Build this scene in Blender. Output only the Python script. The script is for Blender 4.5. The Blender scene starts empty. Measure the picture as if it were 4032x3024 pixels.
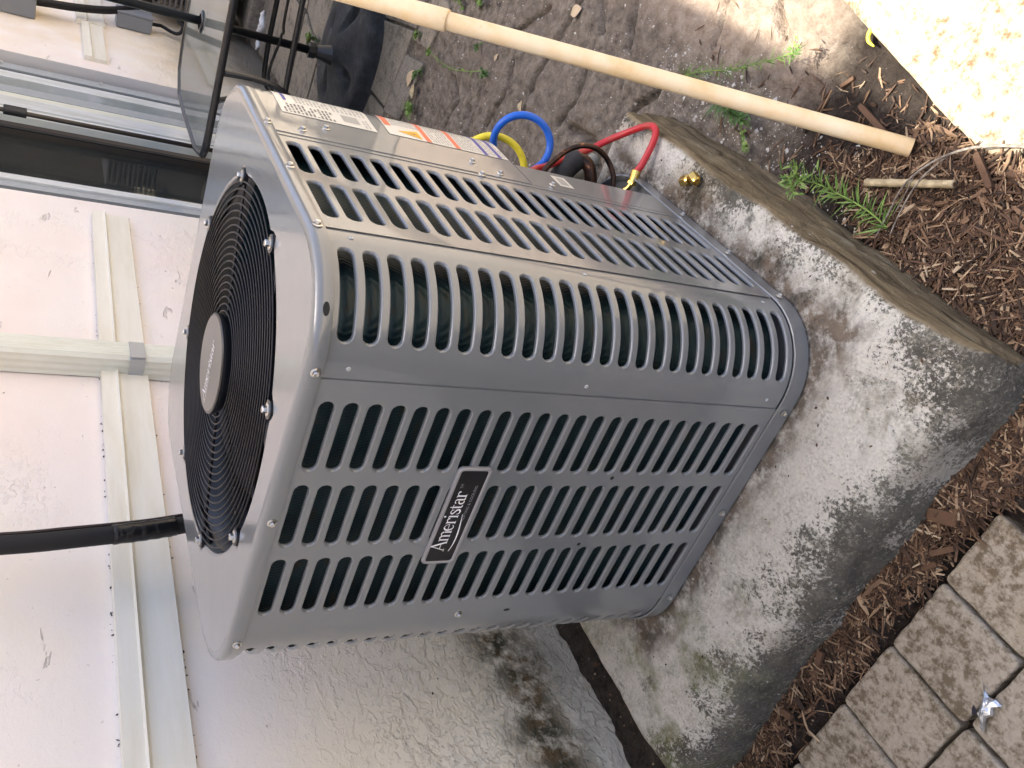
import bpy, bmesh, math, random
import numpy as np
from mathutils import Vector, Matrix
random.seed(7); rng = np.random.default_rng(7)
PI = math.pi
scene = bpy.context.scene
COL = scene.collection

# ------------------------------------------------------------------ camera
cam_d = bpy.data.cameras.new('camera'); cam = bpy.data.objects.new('camera', cam_d); COL.objects.link(cam)
scene.camera = cam
r_ = Vector((0.58399121, -0.80942661, 0.06150468)); u_ = Vector((0.38709525, 0.34427885, 0.85535334)); b_ = Vector((-0.71352052, -0.47571066, 0.51438102))
cam.matrix_world = Matrix(((-u_.x, r_.x, b_.x, -0.66161286), (-u_.y, r_.y, b_.y, -0.34092276), (-u_.z, r_.z, b_.z, 0.9172077), (0, 0, 0, 1)))
cam_d.sensor_width = 36; cam_d.lens = 3429.717 / 4032 * 36
cam_d.clip_start = 0.02; cam_d.clip_end = 400

# ------------------------------------------------------------------ world, sun, exposure
SUN_EL, SUN_AZ = math.radians(81.5), math.radians(8)
w = bpy.data.worlds.new('World'); scene.world = w; w.use_nodes = True
nt = w.node_tree; nt.nodes.clear()
sky = nt.nodes.new('ShaderNodeTexSky'); sky.sky_type = 'NISHITA'; sky.sun_disc = False
sky.sun_elevation = SUN_EL; sky.sun_rotation = SUN_AZ; sky.dust_density = 5.6; sky.air_density = 0.53; sky.ozone_density = 1.2
bg = nt.nodes.new('ShaderNodeBackground'); bg.inputs[1].default_value = 0.15
wo = nt.nodes.new('ShaderNodeOutputWorld'); nt.links.new(sky.outputs[0], bg.inputs[0]); nt.links.new(bg.outputs[0], wo.inputs[0])
sl = bpy.data.lights.new('sun', 'SUN'); sl.energy = 3.6; sl.angle = math.radians(0.6); sl.color = (1, .94, .82)
so = bpy.data.objects.new('sun', sl); COL.objects.link(so)
sd = Vector((math.sin(SUN_AZ) * math.cos(SUN_EL), math.cos(SUN_AZ) * math.cos(SUN_EL), math.sin(SUN_EL)))
so.rotation_euler = sd.to_track_quat('Z', 'Y').to_euler(); so.location = (0, 0, 5)
vs = scene.view_settings; vs.view_transform = 'Standard'; vs.look = 'None'; vs.gamma = 1; vs.use_curve_mapping = False
vs.exposure = 2.0

# ------------------------------------------------------------------ material helpers
class M:
    def __init__(s, name, base=(.5, .5, .5), rough=.6, metal=0, spec=.5, coat=0, coat_r=.1, trans=0, ior=1.45):
        s.m = bpy.data.materials.new(name); s.m.use_nodes = True; s.t = s.m.node_tree; s.n = s.t.nodes
        s.p = s.n['Principled BSDF']; s.set('Base Color', (*base, 1)); s.set('Roughness', rough); s.set('Metallic', metal)
        s.set('Specular IOR Level', spec); s.set('Coat Weight', coat); s.set('Coat Roughness', coat_r)
        s.set('Transmission Weight', trans); s.set('IOR', ior); s.co = None
    def set(s, k, v): s.p.inputs[k].default_value = v
    def link(s, a, k): s.t.links.new(a, s.p.inputs[k] if isinstance(k, str) else k)
    def node(s, typ, **kw):
        n = s.n.new(typ)
        for k, v in kw.items(): setattr(n, k, v)
        return n
    def coord(s, scale=(1, 1, 1), obj=False):
        n = s.node('ShaderNodeTexCoord') if obj else s.node('ShaderNodeNewGeometry')
        o = n.outputs['Object'] if obj else n.outputs['Position']
        if tuple(scale) == (1, 1, 1): return o
        mp = s.node('ShaderNodeMapping'); mp.inputs['Scale'].default_value = scale; s.t.links.new(o, mp.inputs[0]); return mp.outputs[0]
    def noise(s, sc, det=4, rough=.55, dist=0, co=None, obj=False):
        n = s.node('ShaderNodeTexNoise'); n.inputs['Scale'].default_value = sc; n.inputs['Detail'].default_value = det
        n.inputs['Roughness'].default_value = rough; n.inputs['Distortion'].default_value = dist
        s.t.links.new(co if co is not None else s.coord(obj=obj), n.inputs['Vector']); return n.outputs['Fac']
    def voro(s, sc, feat='F1', co=None, obj=False, out='Distance'):
        n = s.node('ShaderNodeTexVoronoi', feature=feat); n.inputs['Scale'].default_value = sc
        s.t.links.new(co if co is not None else s.coord(obj=obj), n.inputs['Vector']); return n.outputs[out]
    def ramp(s, fac, stops, interp='LINEAR'):
        n = s.node('ShaderNodeValToRGB'); cr = n.color_ramp; cr.interpolation = interp
        while len(cr.elements) > 1: cr.elements.remove(cr.elements[-1])
        for i, (p, c) in enumerate(stops):
            e = cr.elements[0] if i == 0 else cr.elements.new(p)
            e.position = p
            c = (c, c, c) if isinstance(c, (int, float)) else c
            e.color = (*c, 1)
        s.t.links.new(fac, n.inputs[0]); return n.outputs[0]
    def math(s, op, a, b=None, clamp=False):
        n = s.node('ShaderNodeMath', operation=op, use_clamp=clamp)
        for i, v in enumerate((a, b)):
            if v is None: continue
            if isinstance(v, (int, float)): n.inputs[i].default_value = v
            else: s.t.links.new(v, n.inputs[i])
        return n.outputs[0]
    def mix(s, f, a, b, mode='MIX'):
        n = s.node('ShaderNodeMix', data_type='RGBA', blend_type=mode)
        for i, v in ((0, f), (6, a), (7, b)):
            if isinstance(v, (int, float)): n.inputs[i].default_value = v
            elif isinstance(v, tuple): n.inputs[i].default_value = (*v, 1)
            else: s.t.links.new(v, n.inputs[i])
        return n.outputs[2]
    def sep(s, co=None):
        n = s.node('ShaderNodeSeparateXYZ'); s.t.links.new(co if co is not None else s.coord(), n.inputs[0]); return n.outputs
    def maprange(s, v, a, b, c=0, d=1):
        n = s.node('ShaderNodeMapRange'); n.clamp = True
        for i, x in enumerate((v, a, b, c, d)):
            if isinstance(x, (int, float)): n.inputs[i].default_value = x
            else: s.t.links.new(x, n.inputs[i])
        return n.outputs[0]
    def bump(s, h, strength=.5, dist=.01, prev=None):
        n = s.node('ShaderNodeBump'); n.inputs['Strength'].default_value = strength; n.inputs['Distance'].default_value = dist
        s.t.links.new(h, n.inputs['Height'])
        if prev is not None: s.t.links.new(prev, n.inputs['Normal'])
        s.t.links.new(n.outputs[0], s.p.inputs['Normal']); return n.outputs[0]
    def island(s):
        return s.node('ShaderNodeNewGeometry').outputs['Random Per Island']
    def objrand(s):
        return s.node('ShaderNodeObjectInfo').outputs['Random']

# ------------------------------------------------------------------ materials
def m_paint(nm='grey_enamel', ior=1.56, r0=.03, r1=.09):
    a = M(nm, (.152, .163, .168), .30, 0, .5, 1.0, .08); a.set('Coat IOR', ior)
    n = a.noise(7, 3, .5); a.bump(n, .35, .006)
    d = a.noise(60, 5, .7); c = a.mix(a.ramp(d, [(.62, 0.), (.8, .4)]), (.152, .163, .168), (.22, .20, .17)); a.link(c, 'Base Color')
    r = a.maprange(a.noise(25, 6, .6), .35, .75, r0, r1); a.link(r, 'Coat Roughness'); return a.m
MT = {}
MT['paint'] = m_paint(); MT['paint_cap'] = m_paint('grey_enamel_lid', 1.46, .06, .15)
MT['black_metal'] = M('black_powder_coat', (.012, .013, .015), .32, 0, .5, .3, .2).m
MT['wire'] = M('black_coated_wire', (.010, .010, .011), .42, 0, .35).m
MT['blade'] = M('dark_blade', (.03, .035, .05), .35, .3).m
a = M('galvanised_screw', (.62, .61, .58), .28, 1); MT['screw'] = a.m
a = M('coil_fin', (.02, .045, .055), .42, .35, .5)
co = a.sep(); wv = a.math('SINE', a.math('MULTIPLY', a.math('ADD', co[0], co[1]), 1500))
c = a.ramp(a.noise(30, 3, co=a.coord((1, 1, 3))), [(.3, (.007, .019, .024)), (.55, (.011, .032, .038)), (.75, (.028, .024, .018))]); a.link(c, 'Base Color')
a.bump(wv, .22, .0008); MT['coil'] = a.m
MT['dark'] = M('interior_black', (.008, .009, .01), .7).m
MT['plate'] = M('nameplate_black', (.006, .006, .007), .35, 0, .5).m
MT['plate_rim'] = M('nameplate_rim', (.30, .30, .31), .38, .3).m
MT['ink_white'] = M('white_print', (.8, .8, .82), .5).m
MT['ink_grey'] = M('grey_print', (.28, .28, .29), .5).m
MT['hubcap'] = M('satin_hub_disc', (.17, .165, .155), .38, .35, .5).m
MT['label'] = M('white_label', (.68, .66, .58), .35, 0, .5, .3, .2).m
MT['ink'] = M('black_ink', (.10, .10, .10), .5).m
MT['ink2'] = M('grey_ink', (.35, .34, .31), .5).m
MT['orange'] = M('orange_ink', (.70, .16, .07), .45).m
MT['navy'] = M('navy_ink', (.06, .06, .30), .45).m
MT['yellow_ink'] = M('yellow_ink', (.75, .42, .03), .45).m
def tube_mat(nm, c, r=.35, dirty=(.2, .15, .1), k=.5, metal=0):
    a = M(nm, c, r, metal, .5); n = a.noise(60, 5, .65); a.link(a.mix(a.ramp(n, [(.5, 0.), (.78, k)]), c, dirty), 'Base Color'); a.bump(a.noise(300, 2), .1, .0006); return a.m
MT['blue'] = tube_mat('blue_hose_rubber', (.012, .11, .52), .35, (.02, .06, .2))
MT['yellow'] = tube_mat('yellow_hose_rubber', (.72, .60, .03), .38, (.3, .25, .05))
MT['red'] = tube_mat('red_hose_rubber', (.42, .02, .025), .36, (.25, .1, .06), .6)
a = M('weathered_copper', (.3, .12, .06), .35, .8)
n = a.noise(55, 5, .6); a.link(a.ramp(n, [(.40, (.035, .024, .020)), (.60, (.075, .040, .028)), (.68, (.45, .18, .08)), (.75, (.14, .12, .10))]), 'Base Color'); a.bump(n, .15, .002); MT['copper'] = a.m
a = M('brown_oxidised_copper', (.05, .03, .022), .4, .5); MT['copper_dark'] = a.m
MT['brass'] = M('brass', (.62, .42, .12), .25, 1).m
MT['jamb_grey'] = tube_mat('grey_conduit', (.24, .24, .21), .5, (.1, .1, .08), .7)
MT['insulation'] = tube_mat('black_foam_insulation', (.02, .02, .021), .75, (.05, .05, .05))
a = M('aged_pvc', (.68, .50, .28), .38, 0, .5)
n = a.noise(5, 5, .6, co=a.coord((1, 4, 4))); x = a.noise(90, 3)
gz = a.maprange(a.sep(a.node('ShaderNodeNewGeometry').outputs['Normal'])[2], -.9, .9)
c = a.ramp(n, [(.3, (.60, .43, .22)), (.5, (.66, .53, .34)), (.7, (.67, .58, .41))]); c = a.mix(a.ramp(x, [(.68, 0.), (.8, .5)]), c, (.3, .2, .1)); a.link(c, 'Base Color'); MT['pvc'] = a.m

def m_stucco():
    a = M('painted_stucco', (.7, .68, .66), .92, 0, .12)
    P = a.coord(); xyz = a.sep(P); x, z = xyz[0], xyz[2]
    big = a.noise(1.8, 4, .6); med = a.noise(9, 6, .62)
    base = a.ramp(big, [(.35, (.87, .76, .68)), (.5, (.87, .80, .73)), (.7, (.88, .785, .63))])
    yel = a.maprange(a.math('ADD', z, a.math('MULTIPLY', med, .35)), .75, .35)
    base = a.mix(a.math('MULTIPLY', yel, .75), base, (.88, .80, .60))
    # warm stain beside the window wall further along
    wx = a.math('MULTIPLY', a.maprange(x, 2.9, 3.2), a.maprange(a.noise(2.4, 4, .6), .4, .6)); base = a.mix(a.math('MULTIPLY', wx, .6), base, (.74, .58, .36))
    # grime at the foot of the wall
    g1 = a.maprange(a.math('ADD', z, a.math('MULTIPLY', a.math('SUBTRACT', med, .5), .5)), .10, -.04)
    base = a.mix(a.math('MULTIPLY', g1, .35), base, (.47, .43, .34))
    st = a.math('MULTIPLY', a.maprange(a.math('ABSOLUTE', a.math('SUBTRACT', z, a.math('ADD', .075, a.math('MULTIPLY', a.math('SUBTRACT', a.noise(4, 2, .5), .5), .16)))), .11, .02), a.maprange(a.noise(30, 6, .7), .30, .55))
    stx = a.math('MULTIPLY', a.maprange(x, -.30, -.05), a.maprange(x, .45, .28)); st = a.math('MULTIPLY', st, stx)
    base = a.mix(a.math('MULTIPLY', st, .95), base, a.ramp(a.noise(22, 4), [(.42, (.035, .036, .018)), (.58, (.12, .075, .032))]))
    mx = a.math('MULTIPLY', a.maprange(x, 2.95, 3.35), a.maprange(a.math('ADD', z, a.math('MULTIPLY', a.noise(6, 5, .6), .25)), .48, .12)); base = a.mix(a.math('MULTIPLY', mx, .85), base, (.10, .09, .075))
    sp = a.ramp(a.noise(120, 3, .6), [(.70, 0.), (.76, 1.)]); base = a.mix(a.math('MULTIPLY', sp, .35), base, (.25, .2, .15))
    # knockdown relief: torn ridges and crumbs in patches
    lowz = a.maprange(z, .55, .15, .0, .8); m = a.math('ADD', a.maprange(a.noise(4.5, 4, .6), .50, .72, .05, .6), lowz, True)
    n1 = a.noise(44, 6, .58, .25, co=a.coord((.7, 1, 1.1))); isl = a.ramp(n1, [(.49, 0.), (.56, 1.), (.66, .75)])
    n2 = a.noise(110, 4, .6); crumb = a.ramp(n2, [(.56, 0.), (.66, 1.)])
    n3 = a.noise(26, 4, .5, .5, co=a.coord((.55, 1, 1.3))); line = a.ramp(n3, [(.493, 0.), (.499, 1.), (.501, 1.), (.507, 0.)])
    h = a.math('MULTIPLY', a.math('ADD', a.math('MULTIPLY', isl, .7), a.math('MULTIPLY', crumb, .5)), m)
    h = a.math('SUBTRACT', h, a.math('MULTIPLY', a.math('MULTIPLY', line, .35), m))
    h = a.math('ADD', h, a.math('MULTIPLY', a.noise(9, 4, .55), .45)); h = a.math('ADD', h, a.math('MULTIPLY', a.noise(260, 3), .10))
    pit = a.math('MULTIPLY', a.ramp(a.noise(17, 5, .7, .8, co=a.coord((.5, 1, 1.5))), [(.315, 1.), (.335, 0.)]), .8); h = a.math('SUBTRACT', h, pit)
    base = a.mix(a.math('MULTIPLY', pit, .35), base, (.42, .36, .32))
    a.link(base, 'Base Color'); a.bump(h, .85, .0042); return a.m
MT['stucco'] = m_stucco()
a = M('smooth_stucco', (.66, .63, .60), .7, 0, .3); a.bump(a.noise(140, 4), .15, .002); MT['jamb'] = a.m
a = M('painted_trim', (.74, .77, .72), .5, 0, .4)
n = a.noise(7, 6, .65, co=a.coord((.6, 1, 5))); a.link(a.ramp(n, [(.3, (.76, .71, .57)), (.5, (.82, .78, .66)), (.75, (.85, .82, .72))]), 'Base Color')
a.bump(a.noise(60, 5, .6, co=a.coord((.2, 1, 2))), .25, .002); MT['trim'] = a.m
a = M('painted_aluminium', (.62, .64, .55), .4, 0, .5)
n = a.noise(12, 5, .7, co=a.coord((3, 1, .8))); a.link(a.ramp(n, [(.3, (.68, .67, .54)), (.6, (.75, .75, .64))]), 'Base Color'); a.bump(a.noise(90, 2), .08, .001); MT['downspout'] = a.m
a = M('strap', (.48, .48, .47), .4, .3); MT['strap'] = a.m
a = M('white_aluminium', (.70, .72, .70), .35, .1); n = a.noise(10, 5, .6, co=a.coord((4, 1, .6))); a.link(a.ramp(n, [(.35, (.58, .60, .55)), (.6, (.72, .74, .73))]), 'Base Color'); MT['alu'] = a.m
a = M('grey_aluminium', (.42, .45, .46), .4, .2); MT['alu_grey'] = a.m
MT['bronze'] = M('brown_bronze_mullion', (.05, .042, .036), .35, .2).m
MT['gasket'] = M('black_gasket', (.006, .006, .006), .6).m
def thin_glass(nm, tint, body, k, rough=.02, refl=.9):
    a = M(nm, body, .5, 0, .5); nd = a.node; tr = nd('ShaderNodeBsdfTransparent'); tr.inputs[0].default_value = (*tint, 1); gl = nd('ShaderNodeBsdfGlossy'); gl.inputs['Roughness'].default_value = rough
    df = nd('ShaderNodeBsdfDiffuse'); n_ = a.ramp(a.noise(7, 5, .6), [(.35, body), (.65, tuple(c * 1.25 for c in body))]); a.t.links.new(n_, df.inputs[0])
    m1 = nd('ShaderNodeMixShader'); a.t.links.new(a.maprange(a.noise(9, 5, .65), .3, .7, k * .8, k * 1.2), m1.inputs[0]); a.t.links.new(tr.outputs[0], m1.inputs[1]); a.t.links.new(df.outputs[0], m1.inputs[2])
    fr = nd('ShaderNodeFresnel'); fr.inputs[0].default_value = 1.5; m2 = nd('ShaderNodeMixShader'); a.t.links.new(a.math('MULTIPLY', fr.outputs[0], refl), m2.inputs[0]); a.t.links.new(m1.outputs[0], m2.inputs[1]); a.t.links.new(gl.outputs[0], m2.inputs[2])
    a.t.links.new(m2.outputs[0], a.n['Material Output'].inputs[0]); return a.m
MT['glass'] = thin_glass('window_glass', (.80, .86, .84), (.20, .22, .21), .10)
MT['tglass'] = thin_glass('table_glass', (.72, .78, .74), (.30, .31, .27), .52, .06)
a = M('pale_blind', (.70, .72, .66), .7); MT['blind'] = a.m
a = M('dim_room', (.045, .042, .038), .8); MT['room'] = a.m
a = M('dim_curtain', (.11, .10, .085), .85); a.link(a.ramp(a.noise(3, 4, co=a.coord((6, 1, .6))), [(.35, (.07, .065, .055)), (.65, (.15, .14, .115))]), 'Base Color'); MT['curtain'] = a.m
a = M('black_tape', (.008, .008, .009), .28, 0, .5); a.bump(a.noise(70, 3, .5, 1), .5, .004); MT['tape'] = a.m
a = M('line_insulation', (.011, .011, .012), .6, 0, .4); a.bump(a.noise(200, 3), .15, .001); MT['lineset'] = a.m
MT['cable_brown'] = M('brown_cable', (.03, .018, .016), .5).m
a = M('grey_enclosure', (.22, .23, .24), .45); MT['box'] = a.m
a = M('faded_plastic', (.16, .145, .125), .6); MT['housing'] = a.m
a = M('worn_rubber_base', (.045, .048, .053), .6, 0, .4); n = a.noise(16, 6, .7); a.link(a.ramp(n, [(.3, (.015, .016, .018)), (.55, (.04, .044, .05)), (.75, (.11, .11, .11))]), 'Base Color')
zz_ = a.maprange(a.sep()[2], -.055, -.065); a.bump(a.math('MULTIPLY', a.noise(70, 5, .7), a.math('ADD', zz_, .25)), 1., .012); MT['base'] = a.m

def m_pad():
    a = M('lichened_concrete', (.5, .5, .48), .85, 0, .25)
    xyz = a.sep(); x, y, z = xyz
    e = a.math('MINIMUM', a.math('ADD', x, .175), a.math('ADD', y, .088))     # distance in from the two open edges
    e2 = a.math('SUBTRACT', .715, y)
    med = a.noise(6.5, 5, .6); fine = a.noise(130, 8, .72); fin2 = a.noise(38, 8, .7)
    clean = a.ramp(a.noise(4, 5, .6), [(.3, (.48, .41, .30)), (.42, (.69, .65, .555)), (.6, (.77, .735, .64)), (.72, (.56, .48, .35))])
    clean = a.mix(a.maprange(a.noise(240, 3, .6), .3, .7, .0, .35), clean, (.30, .30, .28))
    edge = a.maprange(a.math('ADD', e, a.math('MULTIPLY', a.math('SUBTRACT', med, .5), .40)), .108, -.045)
    ct = lambda v, k: a.math('ADD', a.math('MULTIPLY', a.math('SUBTRACT', v, .5), k), .5)
    mix1 = a.math('ADD', a.math('MULTIPLY', ct(a.noise(230, 5, .75), 2.6), .42), a.math('ADD', a.math('MULTIPLY', ct(fine, 2.2), .33), a.math('MULTIPLY', ct(fin2, 2.2), .25)))
    alg = a.maprange(a.math('ADD', mix1, a.math('MULTIPLY', edge, .62)), .74, .86)
    darkc = a.ramp(a.noise(20, 4), [(.35, (.030, .028, .020)), (.6, (.060, .055, .040)), (.8, (.13, .11, .07))])
    c = a.mix(a.math('MULTIPLY', alg, .93), clean, darkc)
    c = a.mix(a.math('MULTIPLY', a.maprange(a.math('ADD', a.math('MULTIPLY', a.noise(190, 5, .75), .6), a.math('MULTIPLY', a.noise(30, 5, .65), .4)), .50, .60), .7), c, (.36, .335, .265))
    bl = a.math('MULTIPLY', a.maprange(a.noise(11, 6, .7, .4), .57, .64), a.maprange(fine, .40, .55)); c = a.mix(a.math('MULTIPLY', bl, .8), c, (.06, .058, .045))
    br = a.math('MULTIPLY', a.maprange(a.noise(8, 5, .65, .6), .54, .62), a.maprange(fin2, .35, .6)); c = a.mix(a.math('MULTIPLY', br, .6), c, (.17, .14, .085))
    gr = a.math('MULTIPLY', a.maprange(a.noise(7, 4, .6, co=a.coord((1.0, 1.1, 1))), .47, .60), a.maprange(y, .28, .52)); gr = a.math('MULTIPLY', gr, a.maprange(fin2, .3, .6)); c = a.mix(a.math('MULTIPLY', gr, .8), c, (.15, .16, .055))
    pale = a.math('MULTIPLY', a.maprange(a.noise(5.3, 3), .45, .62), a.maprange(x, .45, -.1)); c = a.mix(a.math('MULTIPLY', pale, .12), c, (.50, .55, .48))
    dq = a.math('SUBTRACT', a.math('MAXIMUM', a.math('ABSOLUTE', a.math('SUBTRACT', x, .286)), a.math('ABSOLUTE', a.math('SUBTRACT', y, .286))), .286)
    dirt = a.math('MULTIPLY', a.maprange(a.math('ADD', dq, a.math('MULTIPLY', a.noise(9, 5, .65), -.13)), -.020, -.055), a.maprange(fin2, .32, .52)); c = a.mix(a.math('MULTIPLY', dirt, .85), c, a.ramp(a.noise(26, 4), [(.35, (.035, .028, .018)), (.6, (.13, .085, .05)), (.75, (.20, .15, .10))]))
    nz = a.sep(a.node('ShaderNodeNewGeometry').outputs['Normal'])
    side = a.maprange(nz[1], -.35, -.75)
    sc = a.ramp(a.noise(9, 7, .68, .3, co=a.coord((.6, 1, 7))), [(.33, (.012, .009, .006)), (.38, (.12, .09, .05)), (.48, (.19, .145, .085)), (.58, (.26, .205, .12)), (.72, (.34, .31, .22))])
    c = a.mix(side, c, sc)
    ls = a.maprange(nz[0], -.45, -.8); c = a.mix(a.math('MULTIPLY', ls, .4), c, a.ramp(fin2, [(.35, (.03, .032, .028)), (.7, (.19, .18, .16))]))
    wh = a.ramp(a.noise(75, 2, .5), [(.735, 0.), (.75, 1.)]); c = a.mix(a.math('MULTIPLY', wh, .7), c, (.62, .62, .58))
    a.link(c, 'Base Color')
    h = a.math('ADD', a.math('MULTIPLY', fine, .9), a.math('MULTIPLY', fin2, 1.2)); a.bump(h, 1., .008); return a.m
MT['pad'] = m_pad()

def m_ground():
    a = M('dirt_covered_ground', (.16, .14, .125), .92, 0, .2)
    xyz = a.sep(); x, y, z = xyz
    n1 = a.noise(5, 6, .65); n2 = a.noise(40, 8, .7); n3 = a.noise(190, 4, .65)
    dirt = a.ramp(n2, [(.30, (.045, .038, .030)), (.5, (.18, .152, .122)), (.70, (.34, .30, .245))])
    dirt = a.mix(a.maprange(n1, .4, .62), dirt, a.mix(.35, dirt, (.20, .17, .14)))
    sand = a.ramp(n2, [(.3, (.25, .19, .14)), (.5, (.36, .285, .22)), (.7, (.46, .39, .31))])
    k = a.maprange(a.math('ADD', y, a.math('MULTIPLY', a.math('SUBTRACT', n1, .5), .16)), -.17, -.26); k = a.math('MULTIPLY', k, a.maprange(x, .28, .36)); c = a.mix(a.math('MULTIPLY', k, .9), dirt, sand)
    # dark soil, mulch bed and the gap against the wall
    ms = a.math('MULTIPLY', a.maprange(a.math('ADD', x, a.math('MULTIPLY', a.math('SUBTRACT', n1, .5), .12)), .42, .30), a.maprange(a.math('ABSOLUTE', y), 5.5, 5.))
    soil = a.ramp(n2, [(.3, (.014, .010, .008)), (.6, (.045, .035, .028)), (.8, (.12, .10, .08))])
    c = a.mix(ms, c, soil)
    gap = a.math('MULTIPLY', a.maprange(y, .66, .69), a.maprange(x, 1., .8)); c = a.mix(gap, c, a.ramp(n2, [(.3, (.018, .015, .012)), (.7, (.085, .07, .055))]))
    far = a.maprange(y, -.5, -.7); c = a.mix(far, c, a.ramp(n1, [(.3, (.40, .34, .26)), (.7, (.50, .44, .36))]))
    peb = a.ramp(a.voro(95), [(.05, 1.), (.10, 0.)]); pm = a.ramp(a.noise(30, 2), [(.5, 0.), (.56, 1.)]); c = a.mix(a.math('MULTIPLY', a.math('MULTIPLY', peb, pm), .6), c, (.42, .40, .36))
    a.link(c, 'Base Color'); h = a.math('ADD', a.math('MULTIPLY', n2, 1.6), a.math('MULTIPLY', n3, .8)); a.bump(h, 1., .010); return a.m
MT['ground'] = m_ground()
def stone_mat(nm, stops, speck=(.05, .045, .03), k=.8, thr=.60, sc=70):
    a = M(nm, (.3, .28, .25), .85, 0, .3); xyz = a.coord(); n2 = a.noise(sc, 7, .72); n3 = a.noise(170, 4, .6); big = a.noise(7, 4)
    base = a.ramp(big, stops); rnd = a.objrand()
    base = a.mix(a.math('MULTIPLY', rnd, .45), base, (.27, .22, .15))
    base = a.mix(a.maprange(n3, .35, .65, 0, .4), base, (.42, .38, .32))
    s = a.math('MULTIPLY', a.maprange(a.math('ADD', n2, a.math('MULTIPLY', a.math('SUBTRACT', a.noise(9, 4, .6), .5), .35)), thr - .10, thr + .05), k); c = a.mix(s, base, speck)
    a.link(c, 'Base Color'); a.bump(a.math('ADD', n2, a.math('MULTIPLY', n3, .5)), .6, .004); return a.m
MT['paver'] = stone_mat('stained_paver', [(.3, (.20, .17, .125)), (.5, (.265, .235, .185)), (.7, (.21, .185, .135))], (.085, .062, .034), .85, .555)
MT['flag'] = stone_mat('grey_flagstone', [(.3, (.085, .075, .062)), (.6, (.13, .118, .10))], (.06, .055, .05), .7, .60, 25)
MT['slab'] = stone_mat('pale_travertine', [(.3, (.29, .245, .165)), (.6, (.32, .275, .19))], (.11, .055, .02), .85, .60, 60)
def m_chip():
    a = M('wood_mulch', (.2, .1, .05), .75, 0, .3); r = a.island()
    c = a.ramp(r, [(0, (.018, .012, .009)), (.3, (.045, .026, .016)), (.6, (.095, .053, .031)), (.8, (.17, .105, .062)), (.93, (.31, .22, .135)), (1, (.42, .33, .22))])
    n = a.noise(90, 4, .6, co=a.coord((1, 1, 1))); c = a.mix(a.maprange(n, .4, .7, 0, .5), c, (.06, .035, .02)); a.link(c, 'Base Color'); a.bump(a.noise(400, 2), .3, .001); return a.m
MT['chip'] = m_chip()
a = M('weathered_twig', (.20, .17, .14), .8); a.link(a.ramp(a.noise(120, 4), [(.35, (.10, .085, .07)), (.65, (.26, .23, .19))]), 'Base Color'); MT['twig'] = a.m
a = M('dry_cane', (.34, .28, .17), .6); a.link(a.ramp(a.noise(70, 4), [(.35, (.20, .16, .09)), (.65, (.42, .35, .22))]), 'Base Color'); MT['cane'] = a.m
def leafm(nm, c1, c2):
    a = M(nm, c1, .55, 0, .4); a.link(a.mix(a.island(), c1, c2), 'Base Color'); a.set('Transmission Weight', 0); a.set('Subsurface Weight', .08); return a.m
MT['leaf'] = leafm('weed_green', (.055, .12, .022), (.15, .23, .05)); MT['leaf_dark'] = leafm('weed_dark_green', (.03, .08, .018), (.07, .14, .03))
MT['stem'] = M('weed_stem', (.16, .25, .05), .6).m
MT['dryleaf'] = leafm('dry_leaf', (.38, .27, .16), (.46, .38, .27))
MT['petal'] = M('yellow_petal', (.62, .55, .05), .6).m
a = M('foil', (.60, .63, .66), .25, .85); a.bump(a.noise(60, 5, .6), .6, .006); MT['foil'] = a.m
MT['foil_dark'] = M('printed_foil', (.015, .015, .03), .35, .3).m
MT['foam'] = M('white_foam', (.75, .75, .75), .8).m
MT['paper'] = M('white_tag', (.7, .7, .72), .6).m
a = M('roof_soffit', (.62, .60, .56), .7); MT['soffit'] = a.m
MT['grit'] = leafm('pale_grit', (.30, .28, .25), (.58, .55, .50))

# ------------------------------------------------------------------ object helpers
def tag(o, label=None, cat=None, group=None, kind=None):
    if label: o['label'] = label
    if cat: o['category'] = cat
    if group: o['group'] = group
    if kind: o['kind'] = kind
    return o
def empty(name, loc=(0, 0, 0)):
    o = bpy.data.objects.new(name, None); o.location = loc; o.empty_display_size = .1; COL.objects.link(o); return o
def mesh_obj(name, V, F, mat, parent=None, smooth=False, loc=None):
    me = bpy.data.meshes.new(name); me.from_pydata([tuple(v) for v in V], [], F); me.materials.append(MT[mat] if isinstance(mat, str) else mat)
    if smooth: me.polygons.foreach_set('use_smooth', [True] * len(me.polygons))
    me.update(); return link(name, me, parent, loc)
def link(name, me, parent=None, loc=None):
    o = bpy.data.objects.new(name, me); COL.objects.link(o)
    if parent is not None:
        o.parent = parent
        if parent.parent is None and parent.type == 'EMPTY': o.matrix_parent_inverse = Matrix.Translation(parent.location).inverted()
    if loc is not None: o.location = loc
    return o
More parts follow.
